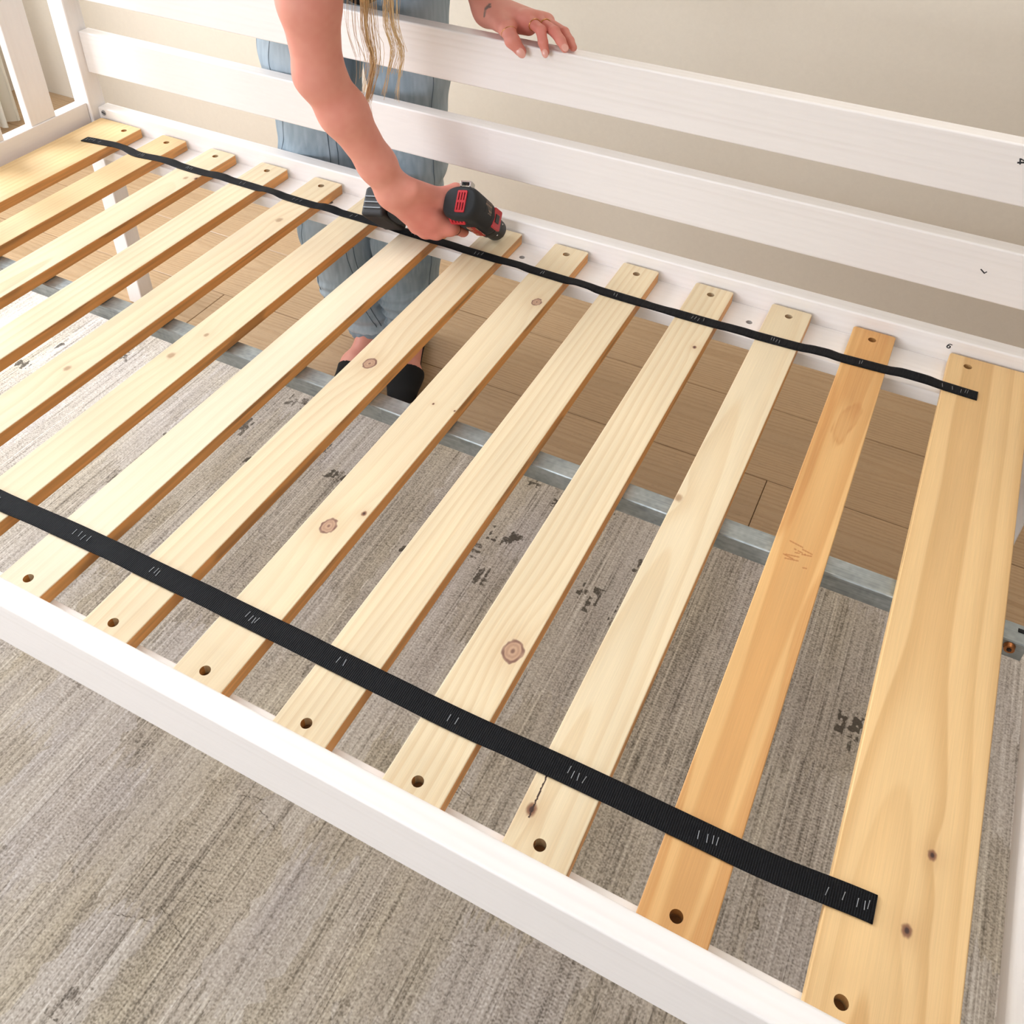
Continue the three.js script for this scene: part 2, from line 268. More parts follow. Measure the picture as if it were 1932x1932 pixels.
rail(-0.067, 0.021, 0.951, 0.979, 'side_rail', 1);
for (const [x, z0] of [[XH - PW, -0.054], [XF, -0.054], [XH - PW, 0.942], [XF, 0.942]]) bp('post', boxUV(rbox(x, x + PW, z0 > 0 ? 0.0095 : 0.0005, H + 0.62, z0, z0 + 0.042, 0.003, 3), 'y'), paintM[0]);
// headboard and footboard: cross bars and upright bars
bp('cross_bar', boxUV(rbox(XH - 0.036, XH - 0.008, H - 0.06, H + 0.036, -0.0115, 0.9415, 0.002), 'z'), paintM[0]);
bp('cross_bar', boxUV(rbox(XH - 0.036, XH - 0.008, H + 0.5, H + 0.58, -0.0115, 0.9415, 0.004), 'z'), paintM[0]);
for (let k = 0; k < 7; k++) bp('upright_bar', boxUV(rbox(XH - 0.031, XH - 0.011, H + 0.036, H + 0.5, 0.068 + k * 0.13, 0.130 + k * 0.13, 0.002), 'y'), paintM[k % 2]);
bp('cross_bar', boxUV(rbox(XF + 0.007, XF + 0.033, H - 0.058, H - 0.022, -0.0115, 0.9415, 0.007, 4), 'z'), paintM[1]);
bp('cross_bar', boxUV(rbox(XF + 0.01, XF + 0.038, H + 0.5, H + 0.58, -0.0115, 0.9415, 0.004), 'z'), paintM[1]);
// ledges that carry the slats
{
  const ledge = (z0, z1, holes) => {
    const s = new THREE.Shape([[XH + 0.004, -z0], [XF - 0.004, -z0], [XF - 0.004, -z1], [XH + 0.004, -z1]].map(([a, b]) => new THREE.Vector2(a, b)));
    for (const [x, z] of holes) { const h = new THREE.Path(); h.absarc(x, -z, 0.0052, 0, Math.PI * 2, true); s.holes.push(h); }
    const g = new THREE.ExtrudeGeometry(s, { depth: 0.02, bevelEnabled: true, bevelSize: 0.0015, bevelThickness: 0.0015, bevelSegments: 2, curveSegments: 14 }).rotateX(-Math.PI / 2).translate(0, H - 0.0422, 0);
    return boxUV(g, 'x');
  };
  const hs = [-1.427, -1.014, -0.953, -0.935, -0.601, -0.188].map((x) => [x, 0.016]);
  bp('slat_ledge', ledge(-0.0285, 0.0575, hs), paintM[1]);
  bp('slat_ledge', ledge(0.93, 0.9495, []), paintM[1]);
  const holeM = std(0x8a6238, 0.8);
  for (const [x, z] of hs) bp('screw_hole', new THREE.CylinderGeometry(0.0066, 0.0066, 0.004, 16).translate(x, H - 0.0385, z), holeM, 'dark drilled hole in the white ledge');
}
// galvanised centre beam
{
  const zinc = tex(512, 64, (u, v) => { const n = noise(u * 30, v * 3) * 26 + noise(u * 140, v * 14) * 18 + noise(u * 14, v * 60) * 20; return [132 + n, 140 + n, 142 + n]; }, true, 1 / 0.6, 1 / 0.06);
  const zincR = tex(256, 32, (u, v) => { const n = 95 + 90 * noise(u * 20, v * 4) + 30 * noise(u * 120, v * 9); return [n, n, n]; }, false, 1 / 0.6, 1 / 0.06);
  const zm = new THREE.MeshStandardMaterial({ map: zinc, roughnessMap: zincR, roughness: 0.75, metalness: 0.85 });
  const prof = [[0.4455, -0.0205], [0.4705, -0.0205], [0.4718, -0.0192], [0.4738, -0.0192], [0.475, -0.0207], [0.475, -0.046], [0.473, -0.046], [0.473, -0.0226], [0.4475, -0.0226], [0.4475, -0.046], [0.4455, -0.046]].reverse();
  const s = new THREE.Shape(prof.map(([z, y]) => new THREE.Vector2(-z, y)));
  const g = new THREE.ExtrudeGeometry(s, { depth: XF - XH - 0.004, bevelEnabled: false }).rotateY(Math.PI / 2).translate(XH + 0.002, H - 0.0005, 0);
  bp('centre_beam', boxUV(g, 'x'), zm, 'grey galvanised steel beam');
  const b = bp('bolt', new THREE.CylinderGeometry(0.0058, 0.0066, 0.005, 20).rotateX(Math.PI / 2).translate(0.2435, H - 0.0285, 0.478), std(0xb5774a, 0.35, { metalness: 0.9 }), 'copper coloured hex screw');
  part('hex_socket', new THREE.CylinderGeometry(0.0028, 0.0028, 0.001, 6).rotateX(Math.PI / 2).translate(0.2435 + 0.7, H - 0.0285, 0.481 - 0.46), std(0x2a1c14, 0.7), b);
  bp('slot', rbox(0.249, 0.256, H - 0.021, H - 0.0198, 0.452, 0.457, 0.0004, 1), std(0x16181a, 0.8));
}
// barrel nut in the bottom rail, printed assembly numbers
{
  const nut = bp('barrel_nut', new THREE.CylinderGeometry(0.006, 0.006, 0.004, 24).rotateX(Math.PI / 2).translate(XH + 0.016, H + 0.0105, -0.0305), std(0xb9bdc2, 0.3, { metalness: 0.9 }), 'round zinc barrel nut');
  part('screw_slot', box(-0.0052, 0.0052, -0.001, 0.001, 0, 0.0006).rotateZ(-0.3).translate(XH + 0.716, H + 0.0105, -0.0288 - 0.46), std(0x33373c, 0.6), nut);
}
const font = await new FontLoader().loadAsync('fonts/droid/droid_sans_bold.typeface.json');
const ink = std(0x23252b, 0.7);
const glyph = (s, size) => new TextGeometry(s, { font, size, depth: 0.0002, curveSegments: 5, bevelEnabled: false }).translate(-size * 0.3, -size * 0.5, 0);
part('printed_mark', glyph('6', 0.0095).rotateZ(-0.35).translate(0.108 + 0.7, H + 0.0075, -0.03 - 0.46), ink, backRail);
part('printed_mark', glyph('L', 0.009).rotateZ(0.9).translate(0.116 + 0.7, H + 0.147, -0.03 - 0.46), ink, midRail);
part('printed_mark', glyph('4', 0.012).rotateZ(-1.3).translate(0.113 + 0.7, H + 0.322, -0.03 - 0.46), ink, upperRail);

// ------------------------------------------------------------------ pine slats
const PINE = { e: [238, 220, 186], l: [214, 182, 136] };
function slatTex(o) {
  const W = o.w > 0.09 ? 256 : 144, HT = 1536, s = o.s;
  return tex(W, HT, (U0, Vv) => {
    if (U0 > 0.91) { const z = Vv * 0.974, k = 0.9 + 0.14 * noise(U0 * 260, z * 5 + s) + 0.1 * noise(U0 * 600 + 3, z * 18 + s) - 0.16 * sm(0.7, 0.8, noise(z * 9 + s, U0 * 40)); const c = o.warm || o.s > 140 ? [240, 200, 140] : [222, 164, 98]; return [c[0] * k, c[1] * k, c[2] * k]; }  // side faces: shade painted in as amber, lit tone for foot-end slats
    const U = clamp((U0 - 0.02) / 0.86), u = (U - 0.5) * o.w, v = Vv * 0.974, z = v - 0.025;
    let F0 = u - o.u0 + (o.wav ?? 0.012) * (noise(z * 2.6 + s, s) - 0.5) + 0.004 * (noise(z * 7 + s, u * 30) - 0.5), halo = 0, kn = null;
    let d = Math.max(0, o.d0 + o.slope * (z - 0.46) + (o.dw ?? 0.01) * (noise(z * 3.1 + s * 2, 7) - 0.5)), push = 0;
    if (o.arch) d = o.d0 - o.arch * sm(0.5, 1.02, z);
    for (const [ku, kz, kr, kind = 0] of o.knots ?? []) {
      const a = (u - ku) / kr, b = (z - kz) / (kr * 1.35), e = a * a + b * b, wide = Math.exp(-((u - ku) ** 2 / (2 * (2.4 * kr) ** 2) + (z - kz) ** 2 / (2 * (5 * kr) ** 2)));
      push += wide * 2.6 * kr * 0.5; halo += 0.55 * Math.exp(-e / 5) * (kind === 2 ? 0.3 : 1); if (e < 1.25 && (!kn || e < kn[0])) kn = [e, kind, kr, a, b];
    }
    const F = (len(F0, d) + push) / o.sp, id = Math.floor(F), fr = F - id, late = sm(0.25, 0.9, fr) * (1 - sm(0.9, 1, fr)) * (0.3 + 0.7 * hash(id + 31, s));
    const fib = noise(u * 2600, z * 26 + s) - 0.5, blot = noise(z * 6 + s, u * 40) - 0.5;
    let c = mix3(o.e, o.l, clamp(late * o.c * 0.72)); c = mix3(c, [192, 150, 104], clamp(halo) * 0.4);
    if (o.warm) {
      const q = sm(0.46, 0.56, noise(u * 26 + s, z * 3.2) * 0.72 + noise(u * 90, z * 7 + s) * 0.28) * (0.6 + 0.6 * noise(u * 1500, z * 14)); c = mix3(c, [204, 144, 82], q * 0.6);
      const e = Math.hypot((u - 0.003 + 0.1 * (z - 0.22) + 0.006 * (noise(z * 34, 3) - 0.5)) / 0.012, (z - 0.22) / 0.05) + 0.5 * (noise(u * 120, z * 26) - 0.5) + 0.3 * (noise(u * 400, z * 50) - 0.5); c = mix3(c, [202, 142, 82], (0.4 + 0.25 * sm(0.5, 0.9, e)) * sm(1.1, 0.8, e) * (0.5 + 0.7 * noise(u * 1400, z * 12)));
    }
    if (kn) {
      const r = Math.sqrt(kn[0]) * (1 + 0.2 * (noise(kn[3] * 3 + s, kn[4] * 3) - 0.5));
      if (kn[1] === 0) { c = mix3(c, [190, 150, 124], sm(1.05, 0.8, r) * 0.75); c = mix3(c, [112, 76, 66], sm(0.7, 0.86, r) * sm(1.08, 0.94, r) * 0.75 * (0.45 + 0.8 * noise(kn[3] * 2 + s, kn[4] * 2 + 5))); c = mix3(c, [140, 102, 84], 0.3 * (0.5 + 0.5 * Math.sin(r * 13 + 2 * noise(kn[3] * 2, kn[4] * 2))) * sm(0.9, 0.6, r)); c = mix3(c, [104, 70, 60], sm(0.26, 0.06, r) * 0.6); }
      else if (kn[1] === 1) { c = mix3(c, [126, 82, 58], sm(1.05, 0.5, r) * 0.85); c = mix3(c, [58, 34, 30], sm(0.5, 0.2, r) * 0.9); }
      else { c = mix3(c, [150, 110, 76], sm(1, 0.3, r) * 0.55); }
    }
    for (const [cu, cz, cl] of o.cracks ?? []) if (Math.abs(z - cz) < cl && Math.abs(u - cu - 0.05 * (z - cz) - 0.001 * noise(z * 400, 3)) < 0.0007) c = [56, 34, 26];
    if (o.mark) for (let i = 0; i < 9; i++) { const mu = rrh(i, 1, s) * 0.024 - 0.012, mz = 0.475 + rrh(i, 2, s) * 0.045 - 0.012; if (Math.abs(z - mz - 0.2 * (u - mu) * (i % 2 ? 1 : -1)) < 0.0011 && Math.abs(u - mu) < 0.012 * noise(i * 3, u * 300)) c = mix3(c, [168, 98, 46], 0.5); }
    const k = 1 + 0.045 * fib + 0.05 * blot; return [c[0] * k, c[1] * k, c[2] * k];
  });
}
const rrh = (i, j, s) => hash(i * 13 + j, s * 7 + j);
const SL = [
  { l: [214, 172, 116], e: [236, 204, 152], u0: 0.05, d0: 0.01, slope: 0, sp: 0.012, c: 0.5 },
  { u0: -0.06, d0: 0.01, slope: 0.01, sp: 0.008, c: 0.6, e: [232, 200, 150] },
  { u0: 0.01, d0: 0.02, slope: -0.03, sp: 0.011, c: 0.9, knots: [[0.012, 0.1, 0.006, 2], [0.031, 0.092, 0.004, 1]] },
  { u0: 0.07, d0: 0.01, slope: 0, sp: 0.014, c: 0.5 },
  { u0: -0.03, d0: 0.03, slope: 0.03, sp: 0.013, c: 0.5, knots: [[0.01, 0.143, 0.008, 2], [0.004, 0.633, 0.0065, 2]] },
  { u0: 0.04, d0: 0.02, slope: 0.02, sp: 0.014, c: 0.4, knots: [[-0.014, 0.539, 0.0075, 2], [-0.002, 0.475, 0.005, 2]] },
  { u0: 0.09, d0: 0.02, slope: 0, sp: 0.018, c: 0.28, e: [244, 230, 202] },
  { u0: 0.028, d0: 0.03, slope: -0.035, sp: 0.012, c: 0.5, knots: [[-0.004, 0.416, 0.0095, 0]], dw: 0.03 },
  { u0: -0.05, d0: 0.02, slope: 0, sp: 0.017, c: 0.28, knots: [[-0.002, 0.705, 0.0095, 0], [0.025, 0.668, 0.0038, 1], [0.017, 0.155, 0.0078, 0], [-0.004, 0.45, 0.002, 1], [0.03, 0.449, 0.0016, 1]] },
  { u0: 0.1, d0: 0.005, slope: 0, sp: 0.0105, c: 0.7, wav: 0.004, dw: 0 },
  { u0: -0.07, d0: 0.01, slope: 0, sp: 0.012, c: 0.58, knots: [[0.016, 0.759, 0.0115, 0], [0.021, 0.149, 0.0036, 1]], wav: 0.006, dw: 0 },
  { u0: -0.01, d0: 0.03, slope: -0.05, sp: 0.014, c: 0.85, knots: [[-0.021, 0.904, 0.006, 1], [-0.028, 0.46, 0.007, 2]], cracks: [[-0.0215, 0.89, 0.022]] },
  { u0: 0.0, d0: 0.03, slope: 0.02, sp: 0.02, c: 0.75, e: [232, 186, 124], l: [204, 146, 84], warm: 1, mark: 1 },
  { u0: -0.014, d0: 0.047, slope: 0, arch: 0.034, sp: 0.0175, c: 0.85, e: [240, 203, 147], l: [210, 164, 106], knots: [[0.02, 0.774, 0.0048, 1], [0.009, 0.85, 0.0055, 1]], dw: 0.006, wav: 0.006 },
];
const slatLabels = [
  'wide pine slat against the headboard, holding the left end of the far black strap',
  'narrow pine slat next to the wide one at the headboard',
  'third pine slat from the headboard, with small knots near its far screw hole',
  'fourth pine slat from the headboard, plain and pale',
  'fifth pine slat from the headboard, swirled knot near its far end',
  'sixth pine slat from the headboard, its far end under the gripping wrist and drill battery',
  'seventh pine slat from the headboard, clear pale face, passing behind the gripping fist',
  'pine slat under the drill bit, one dark-ringed knot halfway along',
  'pine slat right of the drill bit, two dark knots side by side',
  'pine slat with even straight parallel grain lines and no knots',
  'pine slat with one large pink-brown oval knot by the near strap',
  'pine slat with a cracked dark knot beside its near screw hole',
  'narrow orange-tinted pine slat next to the wide slat at the foot end',
  'widest pine slat at the foot end with an arched grain figure and two small knots',
];
const BX = -0.7, base = thing('slatted_mattress_support', 'fourteen loose pine slats joined by two stapled black straps, lying across the white bed', 'bed slats', [BX, H - 0.02, 0.462]);
const XS = [-1.588, -1.437, -1.307, -1.176, -1.045, -0.915, -0.784, -0.653, -0.523, -0.392, -0.261, -0.131, 0, 0.1715];
{
  const TH = 0.02, bev = 0.0014, holeM = std(0x7a5530, 0.85), z0 = -0.025, L = 0.974;
  const make = (w, hx) => {
    const s = new THREE.Shape(), a = w / 2 - bev, b0 = bev, b1 = L - bev, r = 0.003;
    s.moveTo(-a + r, -b0); s.lineTo(a - r, -b0); s.quadraticCurveTo(a, -b0, a, -b0 - r); s.lineTo(a, -b1 + r); s.quadraticCurveTo(a, -b1, a - r, -b1); s.lineTo(-a + r, -b1); s.quadraticCurveTo(-a, -b1, -a, -b1 + r); s.lineTo(-a, -b0 - r); s.quadraticCurveTo(-a, -b0, -a + r, -b0);
    for (const z of [0 - z0, 0.93 - z0]) { const h = new THREE.Path(); h.absarc(hx, -z, 0.0052 + bev * 0.6, 0, Math.PI * 2, true); s.holes.push(h); }
    const g = new THREE.ExtrudeGeometry(s, { depth: TH - 2 * bev, bevelEnabled: true, bevelSize: bev, bevelThickness: bev, bevelSegments: 3, curveSegments: 16 }).rotateX(-Math.PI / 2).translate(0, bev, 0);
    const p = g.attributes.position, n = g.attributes.normal, uv = [];
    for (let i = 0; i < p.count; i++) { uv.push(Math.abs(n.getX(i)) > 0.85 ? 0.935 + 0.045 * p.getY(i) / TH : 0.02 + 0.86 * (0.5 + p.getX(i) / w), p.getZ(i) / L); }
    g.setAttribute('uv', new THREE.Float32BufferAttribute(uv, 2)); return g;
  };
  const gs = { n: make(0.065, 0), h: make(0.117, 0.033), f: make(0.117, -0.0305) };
  const plug = new THREE.CylinderGeometry(0.0062, 0.0062, 0.004, 16).translate(0, 0.0045, 0);
  SL.forEach((o, k) => {
    const kind = k === 0 ? 'h' : k === 13 ? 'f' : 'n', w = kind === 'n' ? 0.065 : 0.117, q = { e: PINE.e, l: PINE.l, ...o, w, s: k * 11 + 3 };
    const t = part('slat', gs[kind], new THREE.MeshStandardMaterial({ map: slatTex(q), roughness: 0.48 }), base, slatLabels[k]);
    t.position.set(XS[k] - BX, 0, z0 - 0.462);
    for (const z of [-z0, 0.93 - z0]) part('screw_hole', plug.clone().translate(kind === 'n' ? 0 : kind === 'h' ? 0.033 : -0.0305, 0, z), holeM, t);
  });
}

// ------------------------------------------------------------------ webbing straps with staples
const webTex = tex(64, 512, (u, v) => { const w = Math.sin(v * Math.PI * 2 * 40), c = Math.sin(u * Math.PI * 2 * 12 + (Math.floor(v * 80) % 2) * Math.PI), k = 1 + 0.28 * w + 0.2 * c + 0.3 * (noise(u * 60, v * 300) - 0.5); return [13 * k, 15 * k, 19 * k]; });
const webBump = tex(64, 512, (u, v) => { const k = 128 + 70 * Math.sin(v * Math.PI * 2 * 40) + 40 * Math.sin(u * Math.PI * 2 * 12 + (Math.floor(v * 80) % 2) * Math.PI); return [k, k, k]; }, false);
const webM = new THREE.MeshPhysicalMaterial({ map: webTex, bumpMap: webBump, bumpScale: 0.0007, roughness: 0.6, specularIntensity: 0.35, side: THREE.DoubleSide });
const stapleM = std(0x9fa3a8, 0.4, { metalness: 0.9 });
function strap(name, label, pts, w, x0, x1, wob, s) {
  const cx = (x0 + x1) / 2, cz = pts[0][1];
  const zAt = (x) => { let i = 0; while (i < pts.length - 2 && pts[i + 1][0] < x) i++; const a = pts[Math.max(0, i - 1)][1], b = pts[i][1], c = pts[i + 1][1], d = pts[Math.min(pts.length - 1, i + 2)][1], k = clamp((x - pts[i][0]) / (pts[i + 1][0] - pts[i][0])); return 0.5 * (2 * b + (c - a) * k + (2 * a - 5 * b + 4 * c - d) * k * k + (3 * b - a - 3 * c + d) * k * k * k); };
  const on = (x) => { let m = 1; for (let k = 0; k < 14; k++) m = Math.min(m, Math.abs(x - XS[k]) - (k === 0 || k === 13 ? 0.0585 : 0.0325)); return sm(0.002, 0.024, m); };
  const N = 460, th = 0.0016, ring = [[-1, 0], [-1, 1], [1, 1], [1, 0]], rows = [];
  const frame = (x) => { const o = on(x), n = noise(x * 6 + s, 3) - 0.5, m = noise(x * 9 + s, 8) - 0.5; return { y: 0.0006 + o * wob * (0.5 + n * 1.6), z: zAt(x), roll: o * m * wob * 110, w: w * (1 - o * wob * 14 * Math.abs(m)) }; };
  const pos = [], uv = [], idx = [], M = 6;
  for (let i = 0; i <= N; i++) {
    const x = x0 + (x1 - x0) * i / N, f = frame(x), c = Math.cos(f.roll), d = Math.sin(f.roll);
    for (let side = 0; side < 2; side++) for (let j = 0; j <= M; j++) { const q = (side ? 1 - j / M : j / M) - 0.5, b = q * f.w, y = side ? 0 : th * (1 - 0.25 * (2 * q) ** 6); pos.push(x - cx, f.y + y * c + b * d, f.z - cz + b * c - y * d); uv.push(q + 0.5, (x - x0) / 0.09); }
  }
  const R = 2 * (M + 1);
  for (let i = 0; i < N; i++) for (let j = 0; j < R; j++) { const a = i * R + j, b = i * R + (j + 1) % R, c = a + R, e = b + R; idx.push(a, b, e, a, e, c); }
  for (const i of [0, N]) for (let j = 1; j < R - 1; j++) idx.push(i * R, ...(i ? [i * R + j, i * R + j + 1] : [i * R + j + 1, i * R + j]));
  const g = new THREE.BufferGeometry(); g.setAttribute('position', new THREE.Float32BufferAttribute(pos, 3)); g.setAttribute('uv', new THREE.Float32BufferAttribute(uv, 2)); g.setIndex(idx); g.computeVertexNormals();
  const t = part(name, g, webM, base, label); t.position.set(cx - BX, 0.02, cz - 0.462);
  const st = mergeGeometries([new THREE.CylinderGeometry(0.00042, 0.00042, 0.0072, 6).rotateX(Math.PI / 2), new THREE.CylinderGeometry(0.0005, 0.0005, 0.0016, 6).translate(0, -0.0006, 0.0036), new THREE.CylinderGeometry(0.0005, 0.0005, 0.0016, 6).translate(0, -0.0006, -0.0036)]);
  const put = (x, dz) => { const f = frame(x), m = part('staple', st, stapleM, t); m.position.set(x - cx, f.y + th + 0.0002, f.z - cz + dz); m.rotation.y = rr(-0.18, 0.18); };
  seed(s);
  for (let k = 0; k < 14; k++) { if (XS[k] < x0) continue; if (k === 0 || k === 13) { for (const q of k ? [0.112, 0.126, 0.138, 0.144, 0.147] : [-1.588, -1.582, -1.577, -1.57, -1.556]) put(Math.min(q, x1 - 0.006), rr(-0.002, 0.002)); } else { let x = XS[k] + rr(-0.014, -0.004); const n = 2 + Math.floor(rr(0, 2.6)); for (let i = 0; i < n; i++) { put(x, rr(-0.002, 0.002)); x += rr(0.003, 0.009); } } }
}
strap('webbing_strap', 'black webbing strap stapled along the far ends of the slats, passing under the fist', [[-1.61, 0.072], [-1.573, 0.067], [-1.503, 0.060], [-1.45, 0.070], [-1.398, 0.065], [-1.31, 0.068], [-1.18, 0.066], [-1.038, 0.07], [-0.897, 0.069], [-0.652, 0.073], [-0.514, 0.075], [-0.382, 0.078], [-0.255, 0.078], [-0.128, 0.075], [0, 0.069], [0.091, 0.066], [0.162, 0.068]], 0.0205, -1.595, 0.161, 0.0022, 5);
strap('webbing_strap', 'black webbing strap stapled along the near ends of the slats by the front rail', [[-1.61, 0.862], [-1.2, 0.862], [-0.906, 0.861], [-0.786, 0.857], [-0.651, 0.856], [-0.526, 0.856], [-0.395, 0.857], [-0.264, 0.858], [-0.13, 0.855], [-0.004, 0.854], [0.061, 0.853], [0.153, 0.846]], 0.0262, -1.6, 0.153, 0.0007, 9);

// ------------------------------------------------------------------ cordless drill (built along its own axes, then laid into the hand)
const sub = (a, b) => [a[0] - b[0], a[1] - b[1], a[2] - b[2]], add = (a, b, k = 1) => [a[0] + b[0] * k, a[1] + b[1] * k, a[2] + b[2] * k], dot = (a, b) => a[0] * b[0] + a[1] * b[1] + a[2] * b[2];
const unit = (a) => { const l = len(...a); return a.map((t) => t / l); }, cross = (a, b) => [a[1] * b[2] - a[2] * b[1], a[2] * b[0] - a[0] * b[2], a[0] * b[1] - a[1] * b[0]];
const DR = [-0.669, 0.123, 0.117], DT = [-0.6535, 0.001, -0.005], dA = unit(sub(DT, DR)), DLEN = len(...sub(DT, DR));
const dG = unit([-0.98, -0.188, 0.066]).map((t, i, v) => t), dGo = unit(add(dG, dA, -dot(dG, dA))), dH = cross(dA, dGo);      // grip direction, clip side
const DB = add(DR, dA, 0.055);
{
  const t = thing('cordless_drill', 'black and red cordless drill held in the right fist, bit pressed on a slat', 'drill', [DR[0], DR[1] + H, DR[2]]);
  const m = new THREE.Matrix4().makeBasis(V(...dH), V(...dGo.map((q) => -q)), V(...dA)); t.quaternion.setFromRotationMatrix(m);
  const black = std(0x17181a, 0.5), rubber = std(0x1f2327, 0.72), red = std(0xc02430, 0.42), chrome = std(0xd5d7da, 0.2, { metalness: 1 });
  const S = [{ z: -0.002, rx: 0.022, ry: 0.026, n: 3 }, { z: 0.0, rx: 0.025, ry: 0.029, n: 3 }, { z: 0.006, rx: 0.0285, ry: 0.0325, n: 2.8 }, { z: 0.02, rx: 0.0295, ry: 0.0325, n: 2.6 }, { z: 0.07, rx: 0.0285, ry: 0.031, n: 2.6 }, { z: 0.094, rx: 0.026, ry: 0.0285, n: 2.4 }, { z: 0.104, rx: 0.0235, ry: 0.0245, n: 2.1 }, { z: 0.11, rx: 0.0215, ry: 0.0215, n: 2 }];
  part('motor_housing', loft(S, 40), rubber, t);
  part('clutch_collar', loft([{ z: 0.108, rx: 0.0215, ry: 0.0215 }, { z: 0.111, rx: 0.0228, ry: 0.0228 }, { z: 0.122, rx: 0.0228, ry: 0.0228 }, { z: 0.125, rx: 0.021, ry: 0.021 }], 36), black, t);
  const chuck = part('chuck', loft([{ z: 0.124, rx: 0.019, ry: 0.019 }, { z: 0.126, rx: 0.0205, ry: 0.0205 }, { z: 0.15, rx: 0.0192, ry: 0.0192 }, { z: 0.157, rx: 0.014, ry: 0.014 }, { z: 0.159, rx: 0.008, ry: 0.008 }], 36), black, t);
  for (let k = 0; k < 6; k++) { const a = k * Math.PI / 3 + 0.3; part('chuck_pin', new THREE.SphereGeometry(0.0016, 10, 8).translate(0.0207 * Math.cos(a), 0.0207 * Math.sin(a), 0.129), chrome, chuck); }
  part('drill_bit', mergeGeometries([new THREE.CylinderGeometry(0.003, 0.003, 0.01, 6).rotateX(Math.PI / 2).translate(0, 0, 0.163), new THREE.CylinderGeometry(0.003, 0.0012, DLEN - 0.167, 10).rotateX(-Math.PI / 2).translate(0, 0, (DLEN + 0.167) / 2 - 0.0005)]), std(0x4a4744, 0.35, { metalness: 0.9 }), t);
  // rear vent: red plate with two columns of slots
  const plate = (w, h, r) => { const s = new THREE.Shape(); s.moveTo(-w + r, -h); s.lineTo(w - r, -h); s.quadraticCurveTo(w, -h, w, -h + r); s.lineTo(w, h - r); s.quadraticCurveTo(w, h, w - r, h); s.lineTo(-w + r, h); s.quadraticCurveTo(-w, h, -w, h - r); s.lineTo(-w, -h + r); s.quadraticCurveTo(-w, -h, -w + r, -h); return s; };
  const vent = (w, h, cols, rowsN, sw, sh, gx, gy) => { const s = plate(w, h, 0.002); for (let i = 0; i < cols; i++) for (let j = 0; j < rowsN; j++) { const cx = (i - (cols - 1) / 2) * gx, cy = (j - (rowsN - 1) / 2) * gy, p = new THREE.Path(); p.moveTo(cx - sw, cy - sh); p.lineTo(cx - sw, cy + sh); p.lineTo(cx + sw, cy + sh); p.lineTo(cx + sw, cy - sh); p.lineTo(cx - sw, cy - sh); s.holes.push(p); } return new THREE.ExtrudeGeometry(s, { depth: 0.0018, bevelEnabled: true, bevelSize: 0.0003, bevelThickness: 0.0003, bevelSegments: 1, curveSegments: 4 }); };
  part('rear_vent', vent(0.0185, 0.0085, 2, 3, 0.0068, 0.0012, 0.0172, 0.0048).translate(0.004, 0.004, 0).rotateY(Math.PI).translate(0.004, 0, -0.0018), red, t, 'red slotted rear vent');
  part('side_vent', vent(0.0095, 0.0135, 1, 4, 0.0062, 0.0011, 1, 0.0058).rotateY(-Math.PI / 2 - 0.5).translate(-0.0262, -0.006, 0.0135), red, t, 'red slotted side vent');
  part('maker_plate', new THREE.ExtrudeGeometry(plate(0.022, 0.008, 0.0025), { depth: 0.0012, bevelEnabled: true, bevelSize: 0.0004, bevelThickness: 0.0004, bevelSegments: 1 }).rotateY(-Math.PI / 2).translate(-0.0282, 0.004, 0.068), new THREE.MeshStandardMaterial({ roughness: 0.4, map: tex(128, 64, (u, v) => { const x = u, s = noise(u * 26, v * 5); return v > 0.5 + 0.12 * Math.sin(u * 9) && s > 0.42 ? [196, 176, 140] : [176, 52, 44]; }, true, 20, 50) }), t, 'red and cream side plate');
  part('rating_sticker', new THREE.ExtrudeGeometry(plate(0.0095, 0.0125, 0.001), { depth: 0.0004, bevelEnabled: false }).rotateX(-Math.PI / 2).translate(0.006, 0.0312, 0.046), new THREE.MeshStandardMaterial({ roughness: 0.45, map: tex(96, 96, (u, v) => { const l = Math.floor(u * 9), on = l % 2 && noise(v * 30, l * 7) > 0.35; return on ? [150, 120, 104] : [74, 68, 60]; }, true, 40, 40) }), t);
  const sel = part('gear_selector', new THREE.ExtrudeGeometry(plate(0.017, 0.014, 0.003), { depth: 0.003, bevelEnabled: true, bevelSize: 0.0006, bevelThickness: 0.0006, bevelSegments: 2 }).rotateX(-Math.PI / 2).translate(0, 0.0268, 0.087), red, t, 'red speed selector surround');
  part('slider', rbox(-0.0075, 0.0075, 0.0296, 0.0318, 0.078, 0.092, 0.001), std(0x08090a, 0.4), sel);
  for (const z of [0.034, 0.062]) part('housing_seam', new THREE.TorusGeometry(1, 0.012, 6, 48).scale(0.0298, 0.0324, 0.05).translate(0, 0, z), black, t);
  const clip = new THREE.Shape([[-0.004, 0], [-0.004, 0.006], [0.008, 0.006], [0.008, 0.0], [0.0068, 0.0], [0.0068, 0.0048], [-0.0028, 0.0048], [-0.0028, 0]].map(([a, b]) => new THREE.Vector2(a, b)));
  part('belt_clip', new THREE.ExtrudeGeometry(clip, { depth: 0.018, bevelEnabled: true, bevelSize: 0.0002, bevelThickness: 0.0002, bevelSegments: 1 }).rotateZ(-Math.PI / 2).scale(1.5, 1.5, 1).rotateX(0.1).translate(0.0285, 0.006, 0.004), chrome, t, 'bright metal clip');
